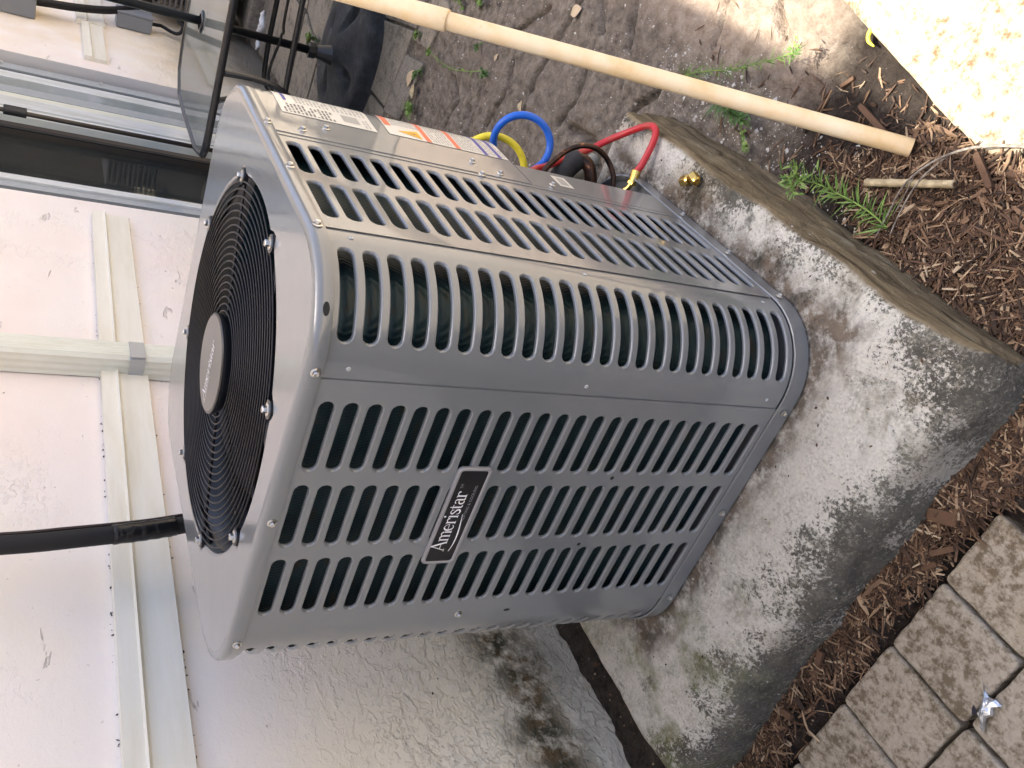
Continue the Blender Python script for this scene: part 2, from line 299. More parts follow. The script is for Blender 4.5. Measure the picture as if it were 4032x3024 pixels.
class MB:
    def __init__(s): s.V = []; s.F = []; s.mi = []
    def add(s, V, F, mi=0):
        o = len(s.V); s.V += [tuple(v) for v in V]; s.F += [tuple(i + o for i in f) for f in F]; s.mi += [mi] * len(F)
    def box(s, a, b, mi=0, rot=None, c=None):
        x0, y0, z0 = a; x1, y1, z1 = b
        V = [(x0, y0, z0), (x1, y0, z0), (x1, y1, z0), (x0, y1, z0), (x0, y0, z1), (x1, y0, z1), (x1, y1, z1), (x0, y1, z1)]
        s.add(V, [(0, 3, 2, 1), (4, 5, 6, 7), (0, 1, 5, 4), (1, 2, 6, 5), (2, 3, 7, 6), (3, 0, 4, 7)], mi)
    def tube(s, pts, r, n=10, caps=True, mi=0, closed=False):
        pts = [Vector(p) for p in pts]; m = len(pts); R = r if hasattr(r, '__len__') else [r] * m
        V = []; up = None
        for i in range(m):
            if closed: t = (pts[(i + 1) % m] - pts[i - 1])
            else: t = pts[min(i + 1, m - 1)] - pts[max(i - 1, 0)]
            t.normalize()
            if up is None:
                up = Vector((0, 0, 1)) if abs(t.z) < .9 else Vector((1, 0, 0))
            up = (up - t * up.dot(t)).normalized(); sd_ = t.cross(up)
            for k in range(n):
                a_ = 2 * PI * k / n; V.append(pts[i] + (up * math.cos(a_) + sd_ * math.sin(a_)) * R[i])
        F = []
        for i in range(m if closed else m - 1):
            j = (i + 1) % m
            for k in range(n): F.append((i * n + k, j * n + k, j * n + (k + 1) % n, i * n + (k + 1) % n))
        if caps and not closed: F += [tuple(range(n)), tuple(reversed(range((m - 1) * n, m * n)))]
        s.add(V, F, mi)
    def lathe(s, prof, c=(0, 0, 0), n=32, mi=0, cap=False):
        V = []; F = []
        for r, z in prof:
            for k in range(n): V.append((c[0] + r * math.cos(2 * PI * k / n), c[1] + r * math.sin(2 * PI * k / n), c[2] + z))
        for i in range(len(prof) - 1):
            for k in range(n): F.append((i * n + k, i * n + (k + 1) % n, (i + 1) * n + (k + 1) % n, (i + 1) * n + k))
        if cap: F.append(tuple(range((len(prof) - 1) * n, len(prof) * n)))
        s.add(V, F, mi)
    def build(s, name, mats, parent=None, smooth=False, bevel=0, auto=None):
        me = bpy.data.meshes.new(name); me.from_pydata(s.V, [], s.F)
        for m in ([mats] if isinstance(mats, str) else mats): me.materials.append(MT[m])
        if len(me.materials) > 1: me.polygons.foreach_set('material_index', s.mi)
        if smooth: me.polygons.foreach_set('use_smooth', [True] * len(me.polygons))
        me.update(); o = link(name, me, parent)
        if bevel:
            b = o.modifiers.new('b', 'BEVEL'); b.width = bevel; b.segments = 2; b.limit_method = 'ANGLE'
        return o
def smooth_path(P, n=6):
    P = [Vector(p) for p in P]; out = []
    for i in range(len(P) - 1):
        p0 = P[max(i - 1, 0)]; p1 = P[i]; p2 = P[i + 1]; p3 = P[min(i + 2, len(P) - 1)]
        for k in range(n):
            t = k / n; out.append(.5 * ((2 * p1) + (p2 - p0) * t + (2 * p0 - 5 * p1 + 4 * p2 - p3) * t * t + (3 * p1 - p0 - 3 * p2 + p3) * t ** 3))
    out.append(P[-1]); return out
def tube_obj(name, pts, r, mat, parent=None, n=12, sm=6, caps=True):
    b = MB(); p = smooth_path(pts, sm) if sm else pts
    if hasattr(r, '__len__'): r = list(np.interp(np.linspace(0, 1, len(p)), np.linspace(0, 1, len(r)), r))
    b.tube(p, r, n, caps); return b.build(name, mat, parent, smooth=True)
# value noise in numpy
_perm = rng.random((256, 256))
def vnoise(x, y):
    xi = np.floor(x).astype(int); yi = np.floor(y).astype(int); fx = x - xi; fy = y - yi
    fx = fx * fx * (3 - 2 * fx); fy = fy * fy * (3 - 2 * fy)
    g = lambda i, j: _perm[i % 256, j % 256]
    return (g(xi, yi) * (1 - fx) + g(xi + 1, yi) * fx) * (1 - fy) + (g(xi, yi + 1) * (1 - fx) + g(xi + 1, yi + 1) * fx) * fy
def fbm(x, y, o=5, g=.5):
    s = 0; a = 1; t = 0
    for i in range(o): s = s + a * (vnoise(x * 2 ** i + 17.3 * i, y * 2 ** i + 9.1 * i) - .5); t += a; a *= g
    return s / t
def segdist(x, y, P):
    d = np.full(np.shape(x), 9.)
    for (ax, ay), (bx, by) in zip(P[:-1], P[1:]):
        vx, vy = bx - ax, by - ay; t = np.clip(((x - ax) * vx + (y - ay) * vy) / (vx * vx + vy * vy), 0, 1)
        d = np.minimum(d, np.hypot(x - ax - t * vx, y - ay - t * vy))
    return d
def grid_faces(nx, ny):
    i = np.arange(nx - 1)[:, None] * ny + np.arange(ny - 1)[None, :]; i = i.ravel()
    return np.stack([i, i + ny, i + ny + 1, i + 1], 1).tolist()

# ------------------------------------------------------------------ ground
cracks = [[(1.05, -.6), (1.0975, -.1692), (1.1308, -.0728), (1.16, .0), (1.1671, .0608)], [(1.03, -.3), (1.0211, -.1894), (.99, -.16), (.9719, -.14)],
          [(1.5974, .1705), (1.56, .19), (1.5288, .2114), (1.55, .26), (1.5632, .3042)], [(.66, -.4), (.6413, -.2898), (.6291, -.2168)], [(.55, -.4), (.5194, -.3221), (.50, -.30), (.4745, -.2815)],
          [(.93, -.34), (.9, -.22), (.86, -.14)], [(.8, -.5), (.79, -.33)], [(1.3, .02), (1.28, .1), (1.33, .2)], [(1.22, -.12), (1.35, -.02), (1.40, .02)], [(.98, -.08), (.97, .0), (1.0, .07)], [(1.45, .2), (1.38, .3), (1.44, .42)], [(.72, -.10), (.78, -.04), (.76, .04)], [(.78, .1), (.85, .05), (.95, .06)]]
def ground_z(x, y):
    z = -.12 + .012 * fbm(x * 3, y * 3, 4) + .014 * fbm(x * 22, y * 22, 4) + .010 * fbm(x * 60, y * 60, 3) - .012 * np.clip(fbm(x * 17 + 4, y * 17, 4) - .10, 0, 1)
    for c in cracks:
        wob = .004 * fbm(x * 40, y * 40 + 5, 2); d = segdist(x, y, c) + wob; z = z - .030 * np.exp(-(d / .0065) ** 2)
    gap = np.clip((y - .66) / .03, 0, 1) * np.clip((1.0 - x) / .15, 0, 1) * np.clip((y < 1.5) * 1., 0, 1)
    z = z + gap * (.070 + .02 * fbm(x * 14, y * 14, 4) - .01)
    mb = np.clip((.30 - x) / .1, 0, 1) * np.clip((1.2 - np.abs(y)) / .3, 0, 1) * np.clip((x + 1.5) / .5, 0, 1)
    z = z + mb * .006 * (1 - gap)
    pav = np.clip((-.225 - x) / .012, 0, 1) * np.clip((y - .05) / .02, 0, 1); z = z - pav * .02
    fl = np.clip((x - 1.9) / .2, 0, 1) * np.clip((8 - x) / 3, 0, 1) * np.clip((y + 1.) / .1, 0, 1); z = z - fl * .008
    return z
def axis(parts):
    out = []
    for a_, b_, s in parts: out += list(np.arange(a_, b_, s))
    return np.array(out + [parts[-1][1]])
gx = axis([(-90, -8, 12), (-8, -.9, .6), (-.9, -.3, .03), (-.3, .45, .007), (.45, 1.75, .0045), (1.75, 2.3, .009), (2.3, 4.6, .04), (4.6, 10, .6), (10, 90, 10)])
gy = axis([(-90, -8, 12), (-8, -1.3, .5), (-1.3, -.45, .04), (-.45, .20, .005), (.20, .66, .010), (.66, .84, .006), (.84, 2, .2), (2, 90, 11)])
X, Y = np.meshgrid(gx, gy, indexing='ij'); Z = ground_z(X, Y)
g = mesh_obj('ground', np.stack([X.ravel(), Y.ravel(), Z.ravel()], 1).tolist(), grid_faces(len(gx), len(gy)), 'ground', smooth=True); tag(g, kind='structure')

# ------------------------------------------------------------------ house wall with stucco, opening for the sliding door
WY = .82; OX0, OX1, OZ0, OZ1 = 1.850, 3.030, -.02, 2.05
house = empty('house_wall', (1.5, WY, -.12)); tag(house, 'cream white textured stucco house wall with a sliding glass door behind the grey condenser', 'house wall')
b = MB(); T = .2
b.box((-4, WY, -.3), (OX0, WY + T, 2.7)); b.box((OX1, WY, -.3), (8, WY + T, 2.7)); b.box((OX0, WY, OZ1), (OX1, WY + T, 2.7)); b.box((OX0, WY, -.3), (OX1, WY + T, OZ0))
b.build('stucco_face', 'stucco', house)
# smooth jamb returns, 2 mm proud of the reveal
b = MB(); b.box((OX1 - .002, WY + .0015, OZ0), (OX1 + .001, WY + T, OZ1)); b.box((OX0 - .001, WY + .0015, OZ0), (OX0 + .002, WY + T, OZ1)); b.build('jamb', 'jamb', house)
b = MB(); b.box((-4, .190, 2.45), (8, 3.2, 2.60)); b.box((-4, .147, 2.42), (8, .190, 2.64)); b.build('eave', 'soffit', house)

def wall_strip(name, x0, x1, zt0, zt1, zb0, zb1, parent=None):
    # stepped casing: upper narrow band stands further out than the lower flat board; ends at x0 (zt0..zb0) and x1 (zt1..zb1)
    n = 40; prof = [(0, 0), (0, .020), (.30, .020), (.335, .025), (.36, .017), (.40, .0145), (.985, .0145), (1, .012), (1, 0)]
    V = []; F = []; k = len(prof)
    for i in range(n + 1):
        t = i / n; x = x0 + (x1 - x0) * t; zt = zt0 + (zt1 - zt0) * t; zb = zb0 + (zb1 - zb0) * t; wob = .0012 * float(fbm(np.array(x * 9.), np.array(2.), 3))
        for s, d in prof: V.append((x, WY - d - (wob if d > 0 else 0), zt + (zb - zt) * s + wob * .6))
    for i in range(n):
        for j in range(k - 1): F.append((i * k + j, i * k + j + 1, (i + 1) * k + j + 1, (i + 1) * k + j))
    F += [tuple(range(k))[::-1], tuple(range(n * k, n * k + k))]
    return mesh_obj(name, V, F, 'trim', parent)
tag(wall_strip('trim_board', -2.5, 1.755, .7745, .7035, .679, .6105), 'long pale painted trim board running along the wall behind the condenser to the glass door', 'trim board')
tag(wall_strip('trim_board', 3.128, 3.60, .677, .674, .5945, .590), 'short pale painted trim board on the wall beyond the glass door', 'trim board')
tag(wall_strip('trim_board', 3.612, 6.4, .690, .685, .578, .575), 'pale trim board end at the far side of the door, under the black conduit', 'trim board')

# downspout with ribs and a strap
ds = empty('downspout', (1.02, .77, -.1)); tag(ds, 'pale green ribbed metal downspout standing against the stucco wall', 'downspout')
def spout_loop(z, x0=.990, x1=1.054, y0=.762, y1=.817, rib=.0016, nr=5):
    L = []; 
    for i in range(nr * 4 + 1):
        t = i / (nr * 4); L.append((x0 + .008 + (x1 - x0 - .016) * t, y0 + rib * (1 - math.cos(2 * PI * t * nr)) / 2, z))
    L.append((x1, y0 + .008, z)); L.append((x1, y1, z)); L.append((x0, y1, z))
    for i in range(13):
        t = i / 12; L.append((x0 + rib * (1 - math.cos(2 * PI * t * 3)) / 2, y1 - (y1 - y0 - .008) * t, z))
    return L
def spout(z0, z1, **k):
    A = spout_loop(z0, **k); B = spout_loop(z1, **k); n = len(A)
    return A + B, [(i, (i + 1) % n, (i + 1) % n + n, i + n) for i in range(n)]
V, F = spout(.15, .632); b = MB(); b.add(V, F); V, F = spout(.632, 2.45); b.add(V, F); b.build('pipe', 'downspout', ds)
b = MB(); V, F = spout(.634, .664, x0=.9885, x1=1.0555, y0=.7602, rib=.0003); b.add(V, F); b.box((.9870, .7588, .6345), (1.005, .7602, .6635)); b.build('strap', 'strap', ds)
# black insulated refrigerant line
ls = empty('refrigerant_line', (.42, .72, .9)); tag(ls, 'thick black insulated refrigerant line hanging down the wall behind the condenser', 'pipe')
tube_obj('insulation', [(.41, .72, 1.9), (.398, .72, 1.2), (.405, .72, .90), (.416, .72, .78), (.4315, .72, .67), (.447, .72, .60), (.47, .70, .42), (.53, .72, .2), (.6, .72, .05)], .0145, 'lineset', ls, 20)
b = MB(); P = smooth_path([(.4215, .72, .735), (.4265, .72, .70), (.432, .72, .668), (.438, .72, .640)], 5)
b.tube(P, [.0158 + .0005 * math.sin(i * 2.1) for i in range(len(P))], 22); b.build('tape_wrap', 'tape', ls, smooth=True)
tube_obj('control_cable', [(.429, .72, 1.9), (.417, .718, 1.2), (.4235, .716, .90), (.433, .716, .80), (.4455, .715, .69), (.463, .715, .60), (.492, .715, .42)], .0032, 'cable_brown', ls, 8)

# ------------------------------------------------------------------ sliding glass door
door = empty('sliding_glass_door', (2.44, .88, OZ0)); tag(door, 'white framed sliding glass door with a dark left pane, recessed in the stucco wall', 'glass door')
Y0 = WY + .045
def vbar(name, x0, x1, mat, y0, y1, z0=OZ0 + .003, z1=OZ1 - .003, parent=door, bev=.0015):
    b = MB(); b.box((x0, y0, z0), (x1, y1, z1)); return b.build(name, mat, parent, bevel=bev)
vbar('outer_frame', OX0 + .003, 1.905, 'alu_grey', Y0 + .020, Y0 + .1); vbar('outer_frame', 1.908, 1.983, 'gasket', Y0 + .016, Y0 + .09)
vbar('sash_stile', 1.984, 2.018, 'alu_grey', Y0 + .006, Y0 + .05); vbar('sash_stile', 2.020, 2.052, 'alu', Y0 - .002, Y0 + .05)
vbar('mullion', 2.405, 2.470, 'bronze', Y0 + .004, Y0 + .05); vbar('mullion', 2.405, 2.425, 'gasket', Y0 - .002, Y0 + .004)
vbar('sash_stile', 2.870, 2.935, 'alu', Y0 - .004, Y0 + .05); vbar('outer_frame', 2.938, 2.952, 'gasket', Y0, Y0 + .05); vbar('outer_frame', 2.954, 3.010, 'alu_grey', Y0 - .008, Y0 + .06)
vbar('track', 3.011, 3.0275, 'gasket', Y0 + .004, Y0 + .06)
for z in (.30, .62, .95, 1.3):
    b = MB(); b.lathe([(0, 0), (.006, 0), (.006, .004), (0, .006)], n=10); o = b.build('frame_screw', 'screw', door); o.location = (2.985 - door.location.x, Y0 - .013 - door.location.y, z - door.location.z); o.matrix_parent_inverse = Matrix(); o.rotation_euler = (PI / 2, 0, 0)
b = MB(); b.box((2.050, Y0 + .022, OZ0 + .01), (2.405, Y0 + .028, OZ1 - .01)); b.build('glass_pane', 'glass', door)
b = MB(); b.box((2.800, Y0 + .030, OZ0 + .01), (2.870, Y0 + .036, OZ1 - .01)); b.build('glass_pane', 'glass', door); b = MB(); b.box((2.470, Y0 + .030, OZ0 + .01), (2.535, Y0 + .036, OZ1 - .01)); b.build('glass_pane', 'glass', door); b = MB(); b.box((2.47, Y0 + .06, OZ0), (2.87, Y0 + .064, OZ1)); b.build('blind', 'blind', door)
# stepped stiles of the sliding panel, dim curtain behind the left pane
for x0, x1, mt_, dy in [(2.535, 2.598, 'blind', .004), (2.602, 2.685, 'alu', -.002), (2.690, 2.735, 'downspout', .003), (2.738, 2.800, 'alu_grey', .001)]:
    vbar('sash_stile', x0, x1, mt_, Y0 + dy, Y0 + .04)
b = MB(); n = 60; V = []; F = []
for i in range(n + 1):
    x = 2.02 + .45 * i / n; y = Y0 + .13 + .012 * math.sin(i * .8); V += [(x, y, OZ0), (x, y, OZ1)]
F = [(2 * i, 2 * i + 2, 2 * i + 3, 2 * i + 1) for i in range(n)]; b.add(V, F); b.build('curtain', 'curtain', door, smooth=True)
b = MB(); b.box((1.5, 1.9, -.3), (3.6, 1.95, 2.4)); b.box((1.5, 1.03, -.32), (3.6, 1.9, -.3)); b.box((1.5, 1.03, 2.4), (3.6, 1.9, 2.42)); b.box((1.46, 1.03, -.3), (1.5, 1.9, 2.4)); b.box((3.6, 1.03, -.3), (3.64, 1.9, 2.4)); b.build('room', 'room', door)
b = MB(); b.box((2.83, Y0 + .024, .62), (2.868, Y0 + .0295, .66)); b.build('sticker', 'paper', door)
# solid dark pole standing in for a reflection in the door glass
pl = empty('pole_reflection', (2.35, .79, -.11)); tag(pl, 'thin dark pole with a black sleeve, a solid stand-in for a reflection in the glass door', 'pole')
tube_obj('rod', [(2.345, .79, -.11), (2.3585, .79, 2.0)], .0075, 'bronze', pl, 10, 0)
b = MB(); b.tube([(2.357, .79, .866), (2.3575, .79, .930)], .0155, 16); b.build('sleeve', 'black_metal', pl, smooth=False, bevel=.002)

fe = empty('added_fence', (7.5, -3, -.12)); tag(fe, 'dark board fence out of view, added to dim the reflections in the door glass', 'fence')  # unseen fence, added to darken what the door glass reflects
for i in range(50):
    y = .78 - .145 * i; b = MB(); b.box((7.5, y - .138, -.2), (7.522, y, 1.9 + .02 * (i % 3))); b.build('board', 'bronze' if i % 4 else 'housing', fe)
# ------------------------------------------------------------------ concrete pad
def roll(t, L, rr, hh, nr, ns, out):
    # profile outward from the top edge: rounded shoulder (rr) then side to depth hh
    P = []
    for i in range(nr + 1):
        a_ = PI / 2 * i / nr; P.append((rr * math.sin(a_) * out, rr * (1 - math.cos(a_))))
    for i in range(1, ns + 1): P.append((rr * out + .012 * i / ns * out, rr + (hh - rr) * i / ns))
    return P
PX0, PX1, PY0, PY1 = -.128, .628, -.074, .686
left = roll(0, 0, .045, .14, 9, 9, 1); right = roll(0, 0, .01, .14, 4, 6, 1); front = roll(0, 0, .014, .14, 5, 14, 1); back = roll(0, 0, .012, .14, 4, 6, 1)
def pad_axis(a0, a1, L, R, step):
    xs = [a0 - p[0] for p in reversed(L)][:-1]; dz = [p[1] for p in reversed(L)][:-1]
    m = np.linspace(a0, a1, int((a1 - a0) / step) + 1); xs += list(m); dz += [0] * len(m)
    xs += [a1 + p[0] for p in R[1:]]; dz += [p[1] for p in R[1:]]; return np.array(xs), np.array(dz)
px, dx = pad_axis(PX0, PX1, left, right, .0055); py, dy = pad_axis(PY0, PY1, front, back, .0055)
X, Y = np.meshgrid(px, py, indexing='ij'); DX, DY = np.meshgrid(dx, dy, indexing='ij'); D = np.maximum(DX, DY)
X = X.copy(); Y = Y.copy()
Zp = -D + .008 * fbm(X * 6, Y * 6, 4) * (D < .1) + .0042 * fbm(X * 45, Y * 45, 4) * np.clip(np.maximum(.0 - X, np.maximum(-Y, Y - .57)) / .03 + .3, .3, 1)
wv = .018 * fbm(X * 4 + 3, D * 3, 3) + .007 * fbm(X * 22, D * 30, 4); ff = np.clip((PY0 + .03 - Y) / .04, 0, 1); Y = Y + wv * ff
Y = Y + ff * (.008 * fbm(X * 7, D * 110, 4) + .008 * np.exp(-((fbm(X * 4 + 5, D * 60, 3)) / .02) ** 2)) * (DY > .010)
wl = .022 * fbm(Y * 5 + 9, D * 4 + 2, 3) + .008 * fbm(Y * 26, D * 20, 4); X = X + wl * np.clip((PX0 + .04 - X) / .05, 0, 1)
wb = .012 * fbm(X * 9 + 1, D * 3 + 7, 4); Y = Y + wb * np.clip((Y - PY1 + .02) / .02, 0, 1)
Y = Y + .016 * np.clip((X - .25) / .33, 0, 1) * np.clip((.1 - Y) / .05, 0, 1); X = X - .018 * np.clip((X - .55) / .05, 0, 1)
# slump towards the left shoulder
Zp = Zp - .012 * np.clip((-.05 - X) / .09, 0, 1) ** 1.5
pad = mesh_obj('concrete_pad', np.stack([X.ravel(), Y.ravel(), Zp.ravel()], 1).tolist(), grid_faces(len(px), len(py)), 'pad', smooth=True)
tag(pad, 'thick weathered concrete pad with dark lichen and green moss carrying the condenser', 'concrete pad')

# ------------------------------------------------------------------ pavers (bottom left of the bed), each its own stone
pp = empty('paver_patio', (-.36, .35, -.12)); tag(pp, kind='structure')
def slab_mesh(poly, z0, z1, bev=.004, sub=10, name='paver', mat='paver', parent=None, tilt=(0, 0)):
    # polygon with rounded top edge; slightly uneven
    c = Vector((sum(p[0] for p in poly) / len(poly), sum(p[1] for p in poly) / len(poly)))
    pts = []
    for i in range(len(poly)):
        a_ = Vector(poly[i]); b_ = Vector(poly[(i + 1) % len(poly)]); pr = Vector(poly[i - 1])
        e1 = (a_ - pr).normalized(); e2 = (b_ - a_).normalized(); cr = .007
        for k in range(3):
            t = k / 2; q = (a_ - e1 * cr).lerp(a_, t).lerp(a_.lerp(a_ + e2 * cr, t), t); pts.append(q)
        for k in range(1, 6):
            t = k / 6; q = (a_ + e2 * cr).lerp(b_ - e2 * cr, t); nrm = Vector((-e2.y, e2.x)); q = q + nrm * (.0022 * (random.random() - .5)); pts.append(q)
    n = len(pts); V = []; rings = [(0, z0), (0, z1 - bev), (bev * .3, z1 - bev * .35), (bev, z1)]
    for off, z in rings:
        for q in pts:
            d = (c - q).normalized(); p = q + d * off; V.append((p.x, p.y, z + tilt[0] * (p.x - c.x) + tilt[1] * (p.y - c.y)))
    V.append((c.x, c.y, z1)); F = []
    for j in range(len(rings) - 1):
        for i in range(n): F.append((j * n + i, j * n + (i + 1) % n, (j + 1) * n + (i + 1) % n, (j + 1) * n + i))
    j = len(rings) - 1
    for i in range(n): F.append((j * n + i, j * n + (i + 1) % n, len(V) - 1))
    return mesh_obj(name, V, F, mat, parent)
rows = [(-.362, -.238), (-.489, -.367), (-.615, -.494)]; ys = [[-.045, .072], [.076, .187], [.191, .304], [.309, .4225], [.4275, .552], [.557, .68], [.685, .80]]
for ri, (xa, xb) in enumerate(rows):
    for yi, (ya, yb) in enumerate(ys):
        if ri == 0 and yi == 0: continue
        j = lambda: (random.random() - .5) * .003; dx_ = .004 if (ri == 0 and yi > 4) else 0; sh = -.005 if ri else 0
        poly = [(xa + j(), ya + j() + sh), (xb + j() - dx_, ya + j() + sh), (xb + j() - dx_, yb + j() + sh), (xa + j(), yb + j() + sh)]
        slab_mesh(poly, -.16, -.114 + random.random() * .004, parent=pp, tilt=((random.random() - .5) * .02, (random.random() - .5) * .02))
# pale sunlit slab
sp = slab_mesh([(.72, -1.0), (.62, -.425), (.3844, -.358), (.2519, -.3195), (.1141, -.278), (.0489, -.263), (.03, -.262), (.0004, -.274), (-.25, -.70), (-.3, -1.0)], -.16, -.103, .006, name='stone_slab', mat='slab')
tag(sp, 'pale sunlit stone slab with tan speckles beside the mulch', 'stone slab')
# flagstones beyond the condenser
fp = empty('flagstone_path', (2.8, .2, -.12)); tag(fp, kind='structure')
fx = [1.86, 2.12, 2.42, 2.75, 3.1, 3.5, 3.95, 4.5]; fy = [-.75, -.38, -.08, .17, .46, .80]
pt = {}
for i, x in enumerate(fx):
    for k, y in enumerate(fy): pt[i, k] = (x + (random.random() - .5) * .12 + .10 * k / 5, y + (random.random() - .5) * .10)
for k in range(6): pt[0, k] = (pt[0, k][0] + .12 * (k - 2) / 5, pt[0, k][1])
for i in range(len(fx) - 1):
    for k in range(len(fy) - 1):
        P = [pt[i, k], pt[i + 1, k], pt[i + 1, k + 1], pt[i, k + 1]]; c = (sum(p[0] for p in P) / 4, sum(p[1] for p in P) / 4)
        P = [(c[0] + (p[0] - c[0]) * .965, c[1] + (p[1] - c[1]) * .965) for p in P]
        slab_mesh(P, -.15, -.111 + random.random() * .006, .004, name='flagstone', mat='flag', parent=fp, tilt=((random.random() - .5) * .03, (random.random() - .5) * .03))
# chips of old concrete lying over the path edge
for i, P in enumerate([[(1.74, .02), (1.86, .0), (1.93, .17), (1.80, .16)], [(1.80, .20), (1.95, .22), (2.0, .42), (1.86, .40)], [(1.78, -.2), (1.9, -.22), (1.92, -.05), (1.80, -.04)]]):
    slab_mesh(P, -.14, -.112 + .002 * i, .004, name='flagstone', mat='flag', parent=fp)

# ------------------------------------------------------------------ condenser
AC = empty('air_conditioner', (.285, .285, 0)); tag(AC, 'grey louvered outdoor condenser unit standing on the concrete pad by the wall', 'air conditioner')
S, RC = .572, .1; LF = S - 2 * RC; LA = RC * PI / 2
def perim(s, d=0.):
    # s runs: wall end of nothing -> right face front edge; 0..LF is the front face seen right (y=0) from x=S-RC down to RC
    tot = 4 * (LF + LA); s = s % tot
    segs = [((S - RC, 0), (-1, 0), (0, -1)), ((0, RC), (0, 1), (-1, 0)), ((RC, S), (1, 0), (0, 1)), ((S, S - RC), (0, -1), (1, 0))]
    for k in range(4):
        (sx, sy), (tx, ty), (nx, ny) = segs[k]
        if s < LF: return (sx + tx * s + nx * d, sy + ty * s + ny * d)
        s -= LF
        if s < LA:
            cx, cy = [(RC, RC), (RC, S - RC), (S - RC, S - RC), (S - RC, RC)][k]; th = [-PI / 2, PI, PI / 2, 0][k] - s / RC
            return (cx + (RC + d) * math.cos(th), cy + (RC + d) * math.sin(th))
        s -= LA
sx_ = lambda x: S - RC - x                      # s on the y=0 face for a given x
sy_ = lambda y: LF + LA + (y - RC)              # s on the x=0 face for a given y
sb_ = lambda x: 2 * (LF + LA) + (x - RC)        # s on the wall side face
ROWS = [.634 - i * .0254 for i in range(24)]; PITCH = .0254; HH = .0092
def louver_panel(name, s0, s1, slots, off, z0=.033, z1=.652, parent=AC, arc=False, base=True):
    b = MB(); n_len = 12 if arc else 6
    def P(s, z, d): x, y = perim(s, d + off); return (x, y, z)
    cuts = [s0]
    for a_, c_ in slots: cuts += [a_ - .006, c_ + .006]
    cuts.append(s1); zs = [z0] + [ROWS[-1] - PITCH / 2] + [r + PITCH / 2 for r in reversed(ROWS)] + [z1]
    # plain strips
    def strip(sa, sb, za, zb, ns):
        V = []; 
        for i in range(ns + 1):
            s = sa + (sb - sa) * i / ns; V += [P(s, za, 0), P(s, zb, 0)]
        b.add(V, [(2 * i, 2 * i + 2, 2 * i + 3, 2 * i + 1) for i in range(ns)])
    ns_of = lambda a_, c_: max(1, int((c_ - a_) / .006)) if arc else 1
    for i in range(0, len(cuts), 2):
        a_, c_ = cuts[i], cuts[i + 1]
        for za, zb in zip(zs[:-1], zs[1:]): strip(a_, c_, za, zb, ns_of(a_, c_))
    for a_, c_ in slots:
        A, B_ = a_ - .006, c_ + .006; strip(A, B_, zs[0], zs[1], n_len); strip(A, B_, zs[-2], zs[-1], n_len)
        for zc in ROWS:
            # outline of cell: bottom n_len segs, right 4, top n_len, left 4
            nr = 6; out = []
            for i in range(n_len): out.append((A + (B_ - A) * i / n_len, zc - PITCH / 2))
            for i in range(nr): out.append((B_, zc - PITCH / 2 + PITCH * i / nr))
            for i in range(n_len): out.append((B_ - (B_ - A) * i / n_len, zc + PITCH / 2))
            for i in range(nr): out.append((A, zc + PITCH / 2 - PITCH * i / nr))
            def stad(h, e):
                L = []; aa, cc = a_ + HH - e * 0, c_ - HH
                for i in range(n_len): L.append((aa + (cc - aa) * i / n_len, zc - h))
                for i in range(nr): t = -PI / 2 + PI * i / nr; L.append((cc + h * math.cos(t), zc + h * math.sin(t)))
                for i in range(n_len): L.append((cc - (cc - aa) * i / n_len, zc + h))
                for i in range(nr): t = PI / 2 + PI * i / nr; L.append((aa + h * math.cos(t), zc + h * math.sin(t)))
                return L
            rings = [(out, 0), (stad(HH + .0004, 0), 0), (stad(HH, 0), 0), (stad(HH - .0007, 0), -.0005), (stad(HH - .0014, 0), -.0015), (stad(HH - .0018, 0), -.0030), (stad(HH - .0018, 0), -.0042)]
            V = []; m = len(out)
            for L, d in rings: V += [P(s, z, d) for s, z in L]
            F = []
            for j in range(len(rings) - 1):
                for i in range(m): F.append((j * m + i, j * m + (i + 1) % m, (j + 1) * m + (i + 1) % m, (j + 1) * m + i))
            b.add(V, F)
    me = bpy.data.meshes.new(name); me.from_pydata(b.V, [], b.F); bm = bmesh.new(); bm.from_mesh(me); bmesh.ops.remove_doubles(bm, verts=bm.verts, dist=1e-5)
    for f in bm.faces: f.smooth = True
    bmesh.ops.recalc_face_normals(bm, faces=bm.faces); bm.to_mesh(me); bm.free(); me.materials.append(MT['paint']); return link(name, me, parent)
louver_panel('louver_panel', sx_(.345), sx_(.0985), [(sx_(.3205), sx_(.2305)), (sx_(.2135), sx_(.1225))], .0014)
louver_panel('louver_panel', sx_(.103), sy_(.112), [(LF + .0285, LF + LA - .0285)], 0, arc=True)
louver_panel('louver_panel', sy_(.109), sy_(.467), [(sy_(.1346), sy_(.2246)), (sy_(.2419), sy_(.3319)), (sy_(.3492), sy_(.4392))], .0014)
louver_panel('louver_panel', sy_(.463), sb_(.108), [(2 * LF + LA + .0285, 2 * LF + 2 * LA - .0285)], 0, arc=True)
louver_panel('louver_panel', sb_(.105), sb_(.467), [(sb_(.1346), sb_(.2246)), (sb_(.2419), sb_(.3319)), (sb_(.3492), sb_(.4392))], .0014)
